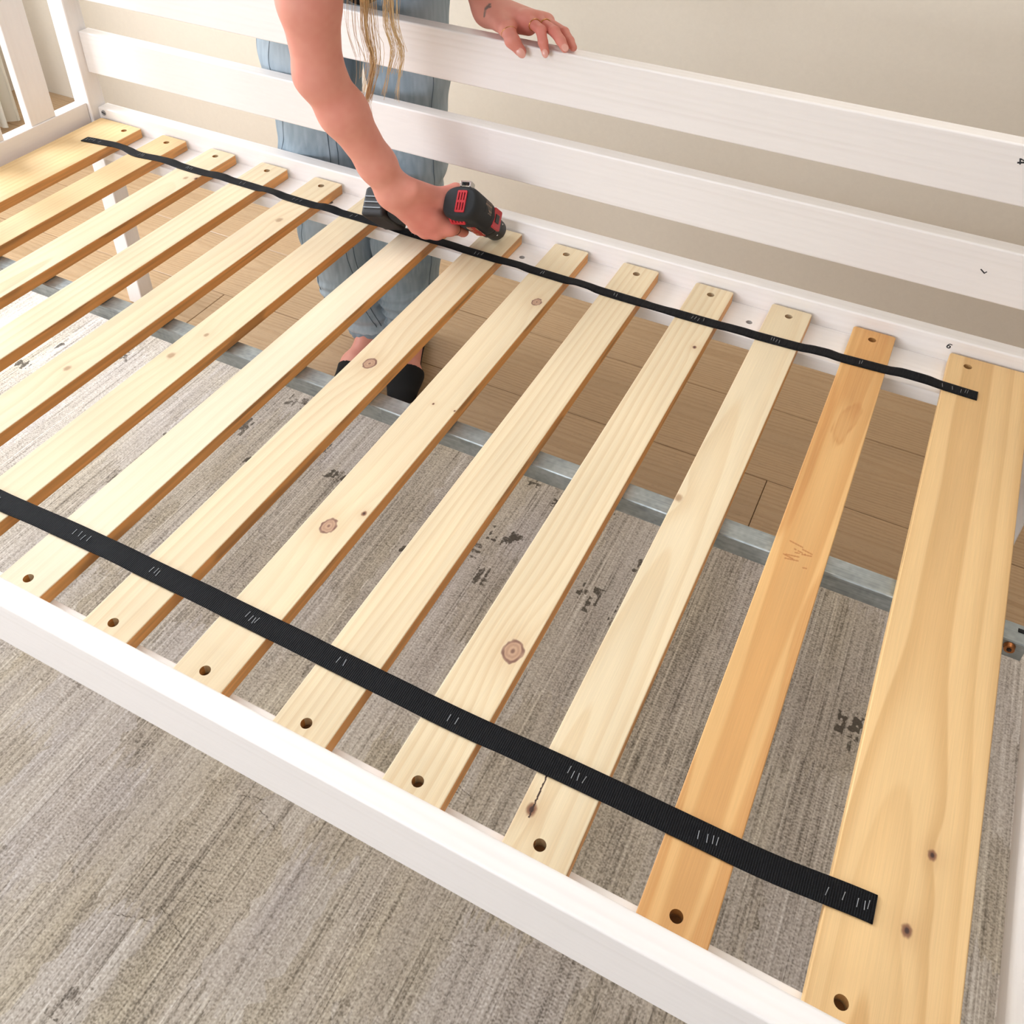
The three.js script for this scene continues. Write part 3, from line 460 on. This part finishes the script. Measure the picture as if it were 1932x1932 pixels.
  part('handle', loft([{ z: 0.015, rx: 0.0165, ry: 0.024, n: 2.4 }, { z: 0.04, rx: 0.0165, ry: 0.021, n: 2.3 }, { z: 0.09, rx: 0.0165, ry: 0.02, n: 2.3 }, { z: 0.135, rx: 0.018, ry: 0.024, n: 2.6 }, { z: 0.15, rx: 0.024, ry: 0.034, n: 3 }], 32).rotateX(Math.PI / 2).translate(0, 0, 0.055), rubber, t);
  part('trigger', rbox(-0.006, 0.006, -0.052, -0.028, 0.076, 0.084, 0.003), red, t);
  const bat = part('battery_pack', rbox(-0.027, 0.027, -0.198, -0.152, 0.015, 0.1, 0.007, 4), black, t, 'black battery pack');
  for (const x of [-0.012, -0.002, 0.008]) part('rib', rbox(x - 0.0012, x + 0.0012, -0.194, -0.158, 0.0128, 0.0152, 0.0008, 2), std(0x8b9197, 0.4, { metalness: 0.5 }), bat);
}

// ------------------------------------------------------------------ the person
const PX = -1.03, PZ = -0.15, person = thing('person', 'person in light blue jeans and black top bending over the bed, gripping a drill', 'person', [PX, 0, PZ]);
const pl = (g) => g.translate(-PX, H, -PZ);
{
  const Wr = [-0.771, 0.131, 0.152], El = [-0.8445, 0.342, 0.2225], Up = [-0.840, 0.455, 0.2325], RS = [-0.836, 0.61, 0.236];
  const hx = (s, a, h) => add(add(add(DB, dGo, s), dA, a), dH, h);
  const skin = lin(230, 159, 141), pink = lin(210, 114, 103), pale = lin(232, 184, 164);
  const moles = [[-0.86, 0.395, 0.27], [-0.865, 0.38, 0.268], [-0.72, 0.1, 0.16]];
  const skinAt = (x, y, z, handAt, reach = 0.1) => {
    const hd = handAt ? sm(reach, 0.03, len(x - handAt[0], y - handAt[1], z - handAt[2])) : 0, n = noise3(x * 42, y * 42, z * 42) * 0.6 + noise3(x * 120, y * 120, z * 120) * 0.4;
    let c = mix3(skin, pink, clamp(0.05 + 0.5 * (n - 0.35) + hd * 0.42)); for (const m of moles) { const d = len(x - m[0], y - m[1], z - m[2]); if (d < 0.0035) c = mix3(c, lin(140, 80, 62), 0.8); } return c;
  };
  // right arm and fist
  const fingers = [], nails = [];
  const kn = [[0.036, 0.030, -0.006], [0.058, 0.041, -0.010], [0.079, 0.041, -0.012], [0.098, 0.032, -0.012]], rad = [0.0092, 0.0096, 0.0092, 0.0082];
  const MC = [];
  kn.forEach(([s, h, a], i) => {
    const K = hx(s, a, -h), P1 = hx(s - (i ? 0 : 0.004), 0.034, -0.02 - (i === 0 ? 0.004 : 0)), P2 = hx(s, 0.034, 0.012), P3 = hx(s + 0.002, 0.012, 0.027); MC.push(K);
    fingers.push(cap(K, P1, rad[i] * 1.12, rad[i]), cap(P1, P2, rad[i], rad[i] * 0.92), cap(P2, P3, rad[i] * 0.92, rad[i] * 0.8));
  });
  const palmBase = hx(0.075, -0.046, -0.004);
  const thumb0 = add(Wr, [0.03, 0.01, -0.006]), thumb1 = hx(0.044, -0.038, 0.012), thumb2 = hx(0.03, -0.022, 0.03), thumb3 = hx(0.036, 0.006, 0.032);
  const palm = blend([cap(Wr, MC[0], 0.024, 0.0125), cap(Wr, MC[1], 0.024, 0.013), cap(Wr, MC[2], 0.023, 0.0125), cap(Wr, MC[3], 0.022, 0.0115), cap(palmBase, hx(0.06, -0.026, -0.022), 0.016, 0.018), cap(thumb0, thumb1, 0.018, 0.0145), cap(thumb1, thumb2, 0.0135, 0.0115), cap(MC[0], MC[3], 0.011, 0.0095)], 0.014);
  const th = blend([cap(thumb1, thumb2, 0.013, 0.011), cap(thumb2, thumb3, 0.011, 0.009)], 0.006), fs = blend(fingers, 0.0035);
  const mid = add(El, sub(Wr, El), 0.3), mid2 = add(El, sub(Wr, El), 0.75);
  const armR = blend([cap(RS, Up, 0.048, 0.0425), cap(Up, El, 0.0425, 0.035), cap(El, mid, 0.035, 0.0355), cap(mid, mid2, 0.0355, 0.028), cap(mid2, Wr, 0.028, 0.0245)], 0.02);
  const all = (x, y, z) => { const a = smin(armR(x, y, z), palm(x, y, z), 0.02); return smin(smin(a, fs(x, y, z), 0.008), th(x, y, z), 0.008); };
  const hc = hx(0.065, -0.01, -0.02);
  const gR = nets(all, [-0.95, 0.0, 0.02], [-0.62, 0.66, 0.31], 0.003, (x, y, z) => skinAt(x, y, z, hc, 0.12));
  // left arm and open hand on the rail
  const LS = [-0.655, 0.685, 0.0], LE = [-0.855, 0.542, -0.135], LW = [-0.7243, 0.3655, -0.093];
  const F = { i: [[-0.643, 0.3735, -0.066], [-0.604, 0.3705, -0.036], [-0.594, 0.357, -0.024], [-0.588, 0.343, -0.0215]], m: [[-0.635, 0.3685, -0.083], [-0.584, 0.3695, -0.044], [-0.567, 0.363, -0.03], [-0.556, 0.354, -0.0235]], r: [[-0.629, 0.3625, -0.1], [-0.577, 0.363, -0.066], [-0.56, 0.357, -0.05], [-0.549, 0.3515, -0.04]], p: [[-0.63, 0.3575, -0.114], [-0.594, 0.3555, -0.09], [-0.58, 0.352, -0.078], [-0.57, 0.3505, -0.07]] };
  const fr = { i: 0.0083, m: 0.0085, r: 0.008, p: 0.0068 }, lf = [];
  for (const k of 'imrp') { const q = F[k], r = fr[k]; lf.push(cap(q[0], q[1], r * 1.15, r), cap(q[1], q[2], r, r * 0.92), cap(q[2], q[3], r * 0.92, r * 0.76)); }
  const T0 = [-0.7, 0.3625, -0.074], T1 = [-0.664, 0.3625, -0.037], T2 = [-0.645, 0.352, -0.0185], T3 = [-0.63, 0.337, -0.0195];
  const lp = blend([cap(LW, F.i[0], 0.0215, 0.0115), cap(LW, F.m[0], 0.021, 0.0115), cap(LW, F.r[0], 0.02, 0.011), cap(LW, F.p[0], 0.018, 0.0095), cap(F.i[0], F.p[0], 0.0105, 0.009), cap(LW, T0, 0.0195, 0.0165), cap(T0, T1, 0.0165, 0.0125), cap([-0.683, 0.3585, -0.066], [-0.64, 0.3575, -0.067], 0.0128, 0.0115)], 0.013);
  const lt = blend([cap(T0, T1, 0.0155, 0.0125), cap(T1, T2, 0.012, 0.0112), cap(T2, T3, 0.0112, 0.0088)], 0.006), lfs = blend(lf, 0.003);
  const armL = blend([cap(LS, LE, 0.048, 0.037), cap(LE, add(LE, sub(LW, LE), 0.35), 0.037, 0.035), cap(add(LE, sub(LW, LE), 0.35), LW, 0.035, 0.0235)], 0.02);
  const allL = (x, y, z) => smin(smin(smin(armL(x, y, z), lp(x, y, z), 0.018), lt(x, y, z), 0.007), lfs(x, y, z), 0.007);
  const wn = unit([0.35, 0.61, 0.71]), flat = (p) => add(p, wn, -dot(p, wn));                     // outward at the wrist
  const leaf = [[[-0.723, 0.357, -0.0705], [-0.723, 0.366, -0.075], 0.0007], [[-0.7225, 0.3675, -0.0755], [-0.7178, 0.3742, -0.0803], 0.0018], [[-0.721, 0.369, -0.0768], [-0.7158, 0.3697, -0.0795], 0.0014]].map(([a, b, r]) => { const f = cap(flat(a), flat(b), r, r * 0.6), c = a; return (x, y, z) => len(x - c[0], y - c[1], z - c[2]) > 0.04 ? 1 : f(...flat([x, y, z])); });
  const inkC = lin(96, 98, 96);
  const handC = [-0.6, 0.35, -0.03];
  const gL = nets(allL, [-0.91, 0.33, -0.2], [-0.53, 0.75, 0.06], 0.0023, (x, y, z) => { let c = skinAt(x, y, z, handC, 0.11); const d = Math.min(leaf[0](x, y, z), leaf[1](x, y, z), leaf[2](x, y, z)); return mix3(c, inkC, sm(0.0014, 0, d) * 0.85); });
  // torso, neck, head, legs
  const SP = unit([0.32, 0.23, 0.32]), HC = [-0.66, 0.80, 0.235], fw0 = [0.42, -0.86, 0.1], fw = unit(add(fw0, SP, -dot(fw0, SP))), sd = cross(SP, fw);
  const hp = (s, u, f) => add(add(add(HC, sd, s), SP, u), fw, f), q = [sd, SP, fw];
  const torso = blend([cap([-1.11, 0.435, -0.2], [-1.0, 0.435, -0.21], 0.105, 0.105), cap([-1.05, 0.44, -0.2], [-0.96, 0.49, -0.09], 0.12, 0.105), cap([-0.96, 0.49, -0.09], [-0.84, 0.585, 0.035], 0.105, 0.118), cap([-0.84, 0.6, 0.06], [-0.76, 0.66, 0.12], 0.11, 0.07), cap(RS, LS, 0.055, 0.055), cap([-0.745, 0.68, 0.12], [-0.69, 0.755, 0.19], 0.052, 0.05)], 0.06);
  const head = blend([ell(hp(0, 0.02, -0.012), [0.074, 0.088, 0.092], q), ell(hp(0, -0.045, 0.035), [0.052, 0.06, 0.056], q), ell(hp(0, -0.088, 0.06), [0.024, 0.022, 0.024], q), cap(hp(0, 0.004, 0.088), hp(0, -0.032, 0.104), 0.008, 0.0105), cap(hp(-0.03, 0.016, 0.076), hp(0.03, 0.016, 0.076), 0.012), cap(hp(-0.017, -0.058, 0.09), hp(0.017, -0.058, 0.09), 0.006), ell(hp(0.074, -0.005, -0.01), [0.01, 0.03, 0.02], q), ell(hp(-0.074, -0.005, -0.01), [0.01, 0.03, 0.02], q)], 0.014);
  const RL = { h: [-1.15, 0.36, -0.19], k: [-1.135, -0.03, -0.14], a: [-1.05, -0.415, -0.14] }, LL = { h: [-0.955, 0.36, -0.2], k: [-0.958, -0.03, -0.16], a: [-0.966, -0.41, -0.165] };
  const leg = (L) => [cap(L.h, L.k, 0.07, 0.052), cap(L.k, add(L.k, sub(L.a, L.k), 0.35), 0.05, 0.047), cap(add(L.k, sub(L.a, L.k), 0.35), L.a, 0.047, 0.031)];
  const foot = (heel, ball, toe, ank) => { const d = unit(sub(ball, heel)), s = [d[2], 0, -d[0]]; return [cap(ank, add(heel, [0, 0.012, 0]), 0.031, 0.029), cap(heel, ball, 0.027, 0.024), cap(add(ank, [0, -0.014, 0.004]), add(ball, [0, 0.0, 0]), 0.031, 0.023), cap(add(ball, s, 0.017), add(toe, s, 0.012), 0.022, 0.0145), cap(add(ball, s, -0.019), add(toe, s, -0.02), 0.021, 0.0135), cap(add(ball, s, 0), toe, 0.0225, 0.0155)]; };
  const RF = { heel: [-1.068, -0.471, -0.185], ball: [-1.036, -0.474, -0.045], toe: [-1.028, -0.482, 0.0] }, LF = { heel: [-0.985, -0.471, -0.215], ball: [-0.921, -0.474, -0.062], toe: [-0.896, -0.482, -0.014] };
  const footR = blend(foot(RF.heel, RF.ball, RF.toe, RL.a), 0.022), footL = blend(foot(LF.heel, LF.ball, LF.toe, LL.a), 0.022);
  const legR = blend(leg(RL), 0.02), legL = blend(leg(LL), 0.02), sole = (d, y) => Math.max(d, -0.4975 - y);
  const core = (x, y, z) => smin(smin(torso(x, y, z), Math.min(legR(x, y, z), legL(x, y, z)), 0.03), head(x, y, z), 0.03);
  const gT = nets(core, [-1.26, -0.2, -0.36], [-0.5, 0.98, 0.42], 0.008, (x, y, z) => skinAt(x, y, z));
  const gFR = nets((x, y, z) => sole(smin(Math.max(legR(x, y, z), y + 0.15), footR(x, y, z), 0.03), y), [-1.2, -0.51, -0.25], [-0.98, -0.14, 0.05], 0.004, (x, y, z) => skinAt(x, y, z));
  const gFL = nets((x, y, z) => sole(smin(Math.max(legL(x, y, z), y + 0.15), footL(x, y, z), 0.03), y), [-1.05, -0.51, -0.28], [-0.84, -0.14, 0.05], 0.004, (x, y, z) => skinAt(x, y, z));
  const skinM = new THREE.MeshPhysicalMaterial({ vertexColors: true, roughness: 0.52, sheen: 0.15, sheenRoughness: 0.6, sheenColor: new THREE.Color(0.9, 0.5, 0.4) });
  part('body', pl(mergeGeometries([gT, gR, gL, gFR, gFL])), skinM, person);
  // face
  for (const s of [-1, 1]) { const e = part('eye', pl(new THREE.SphereGeometry(0.011, 16, 12).translate(...hp(s * 0.03, -0.003, 0.072))), std(0xf1ece6, 0.2), person); part('iris', pl(new THREE.SphereGeometry(0.0055, 12, 10).translate(...hp(s * 0.03, -0.003, 0.079))), std(0x5b6f7c, 0.2), e); part('eyebrow', pl(tube([hp(s * 0.014, 0.02, 0.088), hp(s * 0.03, 0.026, 0.086), hp(s * 0.046, 0.02, 0.074)], 0.0024, 10, 6)), std(0x94744a, 0.8), person); }
  part('lips', pl(mergeGeometries([tube([hp(-0.02, -0.058, 0.093), hp(0, -0.055, 0.0985), hp(0.02, -0.058, 0.093)], 0.0034, 12, 6), tube([hp(-0.018, -0.0605, 0.093), hp(0, -0.064, 0.097), hp(0.018, -0.0605, 0.093)], 0.0038, 12, 6)])), std(0xbb6a63, 0.45), person);
  // fingernails
  const nailM = std(0xe6a99a, 0.25);
  for (const [p, d, up, w] of [[T3, sub(T3, T2), [0.25, 0.25, 0.9], 0.0068], [F.i[3], sub(F.i[3], F.i[2]), [0.3, 0.1, 0.95], 0.0052], [F.m[3], sub(F.m[3], F.m[2]), [0.3, 0.6, 0.75], 0.0052]]) {
    const Y = unit(d), Z = unit(add(up, Y, -dot(up, Y))), X = cross(Y, Z), g = new THREE.SphereGeometry(1, 16, 10).scale(w, w * 1.35, 0.0016).applyMatrix4(new THREE.Matrix4().makeBasis(V(...X), V(...Y), V(...Z))).translate(...add(add(p, Y, 0.0015), Z, w > 0.006 ? 0.0082 : 0.0062));
    part('fingernail', pl(g), nailM, person);
  }
  // rings
  const gold = std(0xd7a66a, 0.25, { metalness: 1 });
  const ringOn = (a, b, k, r, th2, m, label) => { const c = add(a, sub(b, a), k), Z = V(...unit(sub(b, a))); const g = new THREE.TorusGeometry(r, th2, 10, 40).applyQuaternion(new THREE.Quaternion().setFromUnitVectors(V(0, 0, 1), Z)).translate(...c); return part('ring', pl(g), m, person, label); };
  ringOn(T1, T2, 0.35, 0.0123, 0.0008, gold, 'thin gold thumb ring'); ringOn(F.i[0], F.i[1], 0.55, 0.0097, 0.0008, gold, 'thin gold ring on the index finger'); ringOn(F.m[0], F.m[1], 0.5, 0.0098, 0.0011, gold, 'gold ring with a small bump');
  { const K = hx(0.036, -0.006, -0.03), P1 = hx(0.032, 0.034, -0.024); ringOn(K, P1, 0.4, 0.0106, 0.0007, std(0x17141a, 0.6), 'black thread ring'); }
  // jeans
  const jl = (L, r) => L.map((c, i) => i ? cap(L[i - 1], c, r[i - 1], r[i]) : null).filter(Boolean);
  const jr = blend(jl([[-1.137, 0.39, -0.19], [-1.164, 0.2, -0.165], [-1.147, 0.0, -0.15], [-1.131, -0.2, -0.148], [-1.1, -0.33, -0.145], [-1.054, -0.428, -0.14]], [0.116, 0.099, 0.086, 0.082, 0.073, 0.055]), 0.025);
  const jL = blend(jl([[-0.97, 0.4, -0.2], [-0.945, 0.2, -0.18], [-0.953, 0.0, -0.17], [-0.966, -0.2, -0.17], [-0.968, -0.33, -0.17], [-0.968, -0.428, -0.166]], [0.1, 0.077, 0.073, 0.07, 0.063, 0.052]), 0.025);
  const seat = blend([cap([-1.12, 0.435, -0.2], [-1.0, 0.435, -0.21], 0.116, 0.116), cap([-1.05, 0.44, -0.2], [-0.99, 0.465, -0.13], 0.128, 0.118)], 0.05);
  const fold = (x, y, z, c) => { const a = Math.atan2(z - c[2], x - c[0]), low = sm(-0.24, -0.4, y); return 0.0042 * (noise3(x * 16 + 3, y * 9, z * 16) - 0.5) * 2 + 0.0035 * low * Math.sin(y * 190 + 2.4 * Math.sin(a * 2 + y * 30)) + 0.0028 * sm(0.1, -0.05, y) * sm(-0.2, -0.08, y) * Math.sin(y * 95 + a * 2.2) + 0.0015 * (noise3(x * 60, y * 40, z * 60) - 0.5); };
  const jeans = (x, y, z) => {
    let d = Math.min(jr(x, y, z) + fold(x, y, z, [-1.13, 0, -0.15]), jL(x, y, z) + fold(x, y, z, [-0.965, 0, -0.17])); d = smin(d, seat(x, y, z), 0.02);
    d = Math.max(d, -0.437 - y, dot(sub([x, y, z], [-0.99, 0.465, -0.13]), SP) - 0.01);
    return d;
  };
  const den = (x, y, z, g) => { const n = noise3(x * 260, y * 36, z * 260) - 0.5, b = noise3(x * 14, y * 7, z * 14), f = sm(0.2, 0.9, g[2]) * 0.0; let c = mix3(lin(132, 152, 166), lin(188, 203, 214), clamp(b * 1.15 - 0.1 + n * 0.55)); const k = sm(-0.3, -0.42, y) * (0.5 + 0.5 * Math.sin(y * 190 + x * 60)); return mix3(c, lin(196, 204, 208), k * 0.3); };
  const denimB = tex(128, 128, (u, v) => { const t = Math.sin((u * 32 + v * 32) * Math.PI * 2) * 60 + noise(u * 64, v * 64) * 60; return [128 + t, 128 + t, 128 + t]; }, false, 22, 22);
  const gJ = nets(jeans, [-1.29, -0.46, -0.36], [-0.82, 0.62, 0.0], 0.0045, den);
  { const p = gJ.attributes.position, uv = []; for (let i = 0; i < p.count; i++) uv.push(p.getX(i) + p.getZ(i), p.getY(i)); gJ.setAttribute('uv', new THREE.Float32BufferAttribute(uv, 2)); }
  const denimM = new THREE.MeshStandardMaterial({ vertexColors: true, bumpMap: denimB, bumpScale: 0.0006, roughness: 0.9 });
  const jm = part('jeans', pl(gJ), denimM, person, 'light blue denim jeans');
  const surf = (c, dir) => { let t = 0.2; for (let i = 0; i < 60; i++) { const p = add(c, dir, t), d = jeans(...p); t -= d * 0.7; if (Math.abs(d) < 2e-4) break; } return add(c, dir, t); };
  const stitch = std(0x5d6d7b, 0.9);
  const line = (cs, ang, off) => tube(cs.map(([c, w]) => surf(c, unit([Math.cos(ang + w), 0, Math.sin(ang + w)]))), 0.0009, 160, 5);
  const yy = Array.from({ length: 40 }, (_, i) => 0.3 - i * 0.0185), cR = (y) => [-1.145 + 0.014 * sm(0, -0.2, y) + 0.03 * sm(-0.2, -0.33, y) + 0.047 * sm(-0.33, -0.43, y), y, -0.15], cL = (y) => [-0.963, y, -0.172];
  part('seam', pl(line(yy.map((y) => [cR(y), 0]), 0.62)), stitch, jm); part('seam', pl(line(yy.map((y) => [cR(y), 0]), 0.8)), stitch, jm); part('seam', pl(line(yy.map((y) => [cR(y), 0]), 2.75)), stitch, jm); part('seam', pl(line(yy.map((y) => [cL(y), 0]), 2.7)), stitch, jm); part('seam', pl(line(yy.map((y) => [cL(y), 0]), 0.3)), stitch, jm);
  // hems
  for (const [c, r] of [[[-1.053, -0.429, -0.14], 0.054], [[-0.968, -0.431, -0.166], 0.0495]]) {
    const g = grid(72, 10, (u, v) => { const a = u * 2 * Math.PI, t = v * 2 * Math.PI, k = r + 0.0036 * Math.cos(t) + 0.0014 * Math.sin(a * 17) * (Math.cos(t) > 0 ? 1 : 0.3); return [c[0] + k * Math.cos(a), c[1] + 0.011 * Math.sin(t) * -1 + 0.002 * Math.sin(a * 2), c[2] + k * Math.sin(a)]; });
    part('hem', pl(g), std(0x8797a3, 0.9), jm);
  }
  // socks: low black no-show socks
  const sock = (fd, F2, f0 = 0.052) => { const d = unit([F2.toe[0] - F2.heel[0], 0, F2.toe[2] - F2.heel[2]]), T2 = F2.toe; return (x, y, z) => { const f = (x - T2[0]) * d[0] + (z - T2[2]) * d[2], s = (x - T2[0]) * d[2] - (z - T2[2]) * d[0], o = fd(x, y, z) - 0.0025, cutF = -f0 - f - 5 * s * s, cutY = y + 0.474 - 0.014 * sm(-0.12, -0.2, f); return Math.max(o, -0.4992 - y, smin(cutF, cutY, 0.01)); }; };
  const sockM = std(0x0b0b0d, 0.9);
  part('sock', pl(nets(sock(footR, RF, 0.022), [-1.2, -0.515, -0.25], [-0.96, -0.39, 0.05], 0.003)), sockM, person, 'black no-show sock');
  part('sock', pl(nets(sock(footL, LF), [-1.05, -0.515, -0.28], [-0.82, -0.39, 0.05], 0.003)), sockM, person, 'black no-show sock');
  // black top
  const slR = cap(RS, add(RS, sub(Up, RS), 0.55), 0.062, 0.058), slL = cap(LS, add(LS, sub(LE, LS), 0.5), 0.06, 0.056), hemC = blend([cap([-1.02, 0.45, -0.12], [-0.985, 0.375, -0.105], 0.07, 0.03), cap([-0.985, 0.375, -0.105], [-0.99, 0.345, -0.1], 0.03, 0.008)], 0.03);
  const shirt = (x, y, z) => { let d = torso(x, y, z) - 0.009 + 0.005 * (noise3(x * 14, y * 14, z * 14) - 0.5); d = smin(smin(smin(d, slR(x, y, z), 0.03), slL(x, y, z), 0.03), hemC(x, y, z), 0.03); const w = dot(sub([x, y, z], [-0.99, 0.465, -0.13]), SP); const nk = dot(sub([x, y, z], [-0.725, 0.7, 0.145]), SP); return Math.max(d, -0.05 - w, nk, dot(sub([x, y, z], add(RS, sub(Up, RS), 0.62)), unit(sub(Up, RS))) > 0 && slR(x, y, z) < 0.012 ? 0.01 : -1); };
  part('top', pl(nets(shirt, [-1.24, 0.3, -0.36], [-0.52, 0.85, 0.36], 0.006)), std(0x141518, 0.9), person, 'black fabric top');
  // hair: cap and long hanging strands
  const hairM = new THREE.MeshPhysicalMaterial({ color: 0xe2c292, roughness: 0.5, sheen: 0.3, sheenColor: new THREE.Color(0.9, 0.75, 0.5) });
  const scalp = ell(hp(0, 0.026, -0.018), [0.083, 0.094, 0.099], q);
  const hair = part('hair', pl(nets((x, y, z) => { const p = sub([x, y, z], HC), f = dot(p, fw), u = dot(p, SP), s = dot(p, sd); return Math.max(scalp(x, y, z) + 0.0012 * Math.sin(s * 520), f - 0.03 - 0.5 * u, -u - 0.07); }, [-0.85, 0.62, 0.06], [-0.48, 0.98, 0.4], 0.005)), hairM, person, 'long blonde hair');
  seed(77);
  const A = [[-0.803, 0.445], [-0.804, 0.391], [-0.796, 0.352], [-0.803, 0.317], [-0.814, 0.28], [-0.815, 0.24]], Bq = [[-0.761, 0.452], [-0.76, 0.406], [-0.750, 0.376], [-0.759, 0.334], [-0.768, 0.294]];
  const strands = [];
  const strand = (path, spread, end, r, off) => {
    const dx = rr(-1, 1) * spread, dz = rr(-1, 1) * spread, wv = rr(0, 6), n = path.length, pts = [[-0.735 + dx * 0.5, 0.79, 0.2 + dz * 0.5], [-0.77 + dx, 0.64, 0.17 + dz], [path[0][0] + 0.004 + dx * 1.1, 0.53, 0.155 + dz]], fl = rr(-1, 1);
    for (let i = 0; i < n; i++) { const k = i / (n - 1); if (k > end + 0.001) break; const tight = 1 - 0.55 * sm(0.1, 0.75, k) + 0.5 * sm(0.8, 1, k) * Math.abs(fl); pts.push([path[i][0] + dx * tight + 0.0022 * Math.sin(wv + i * 2.1) + off * (0.5 + k), path[i][1] + rr(-0.004, 0.004), 0.15 + dz * tight + 0.003 * Math.cos(wv + i * 1.7)]); }
    strands.push(tube(pts, r, 30, 4));
  };
  for (let i = 0; i < 60; i++) strand(A, i < 36 ? 0.006 : 0.018, i % 6 === 0 ? 1 : [0.6, 0.8, 0.8, 0.8][i % 4], rr(0.00022, 0.00045), 0);
  for (let i = 0; i < 30; i++) strand(Bq, i < 18 ? 0.0045 : 0.018, [0.6, 0.8, 0.8, 1][i % 4], rr(0.00022, 0.00045), -0.009);
  for (let i = 0; i < 32; i++) strand(Bq, i < 18 ? 0.0045 : 0.018, [0.6, 0.8, 0.8, 1][i % 4], rr(0.00022, 0.00045), 0.007);
  for (let i = 0; i < 16; i++) strand(A, 0.022, [0.4, 0.6, 0.4, 0.8][i % 4], 0.00028, -0.014);
  const sh = part('strands', pl(mergeGeometries(strands)), hairM, hair); sh.userData.kind = 'stuff';
}

renderer.render(scene, camera);
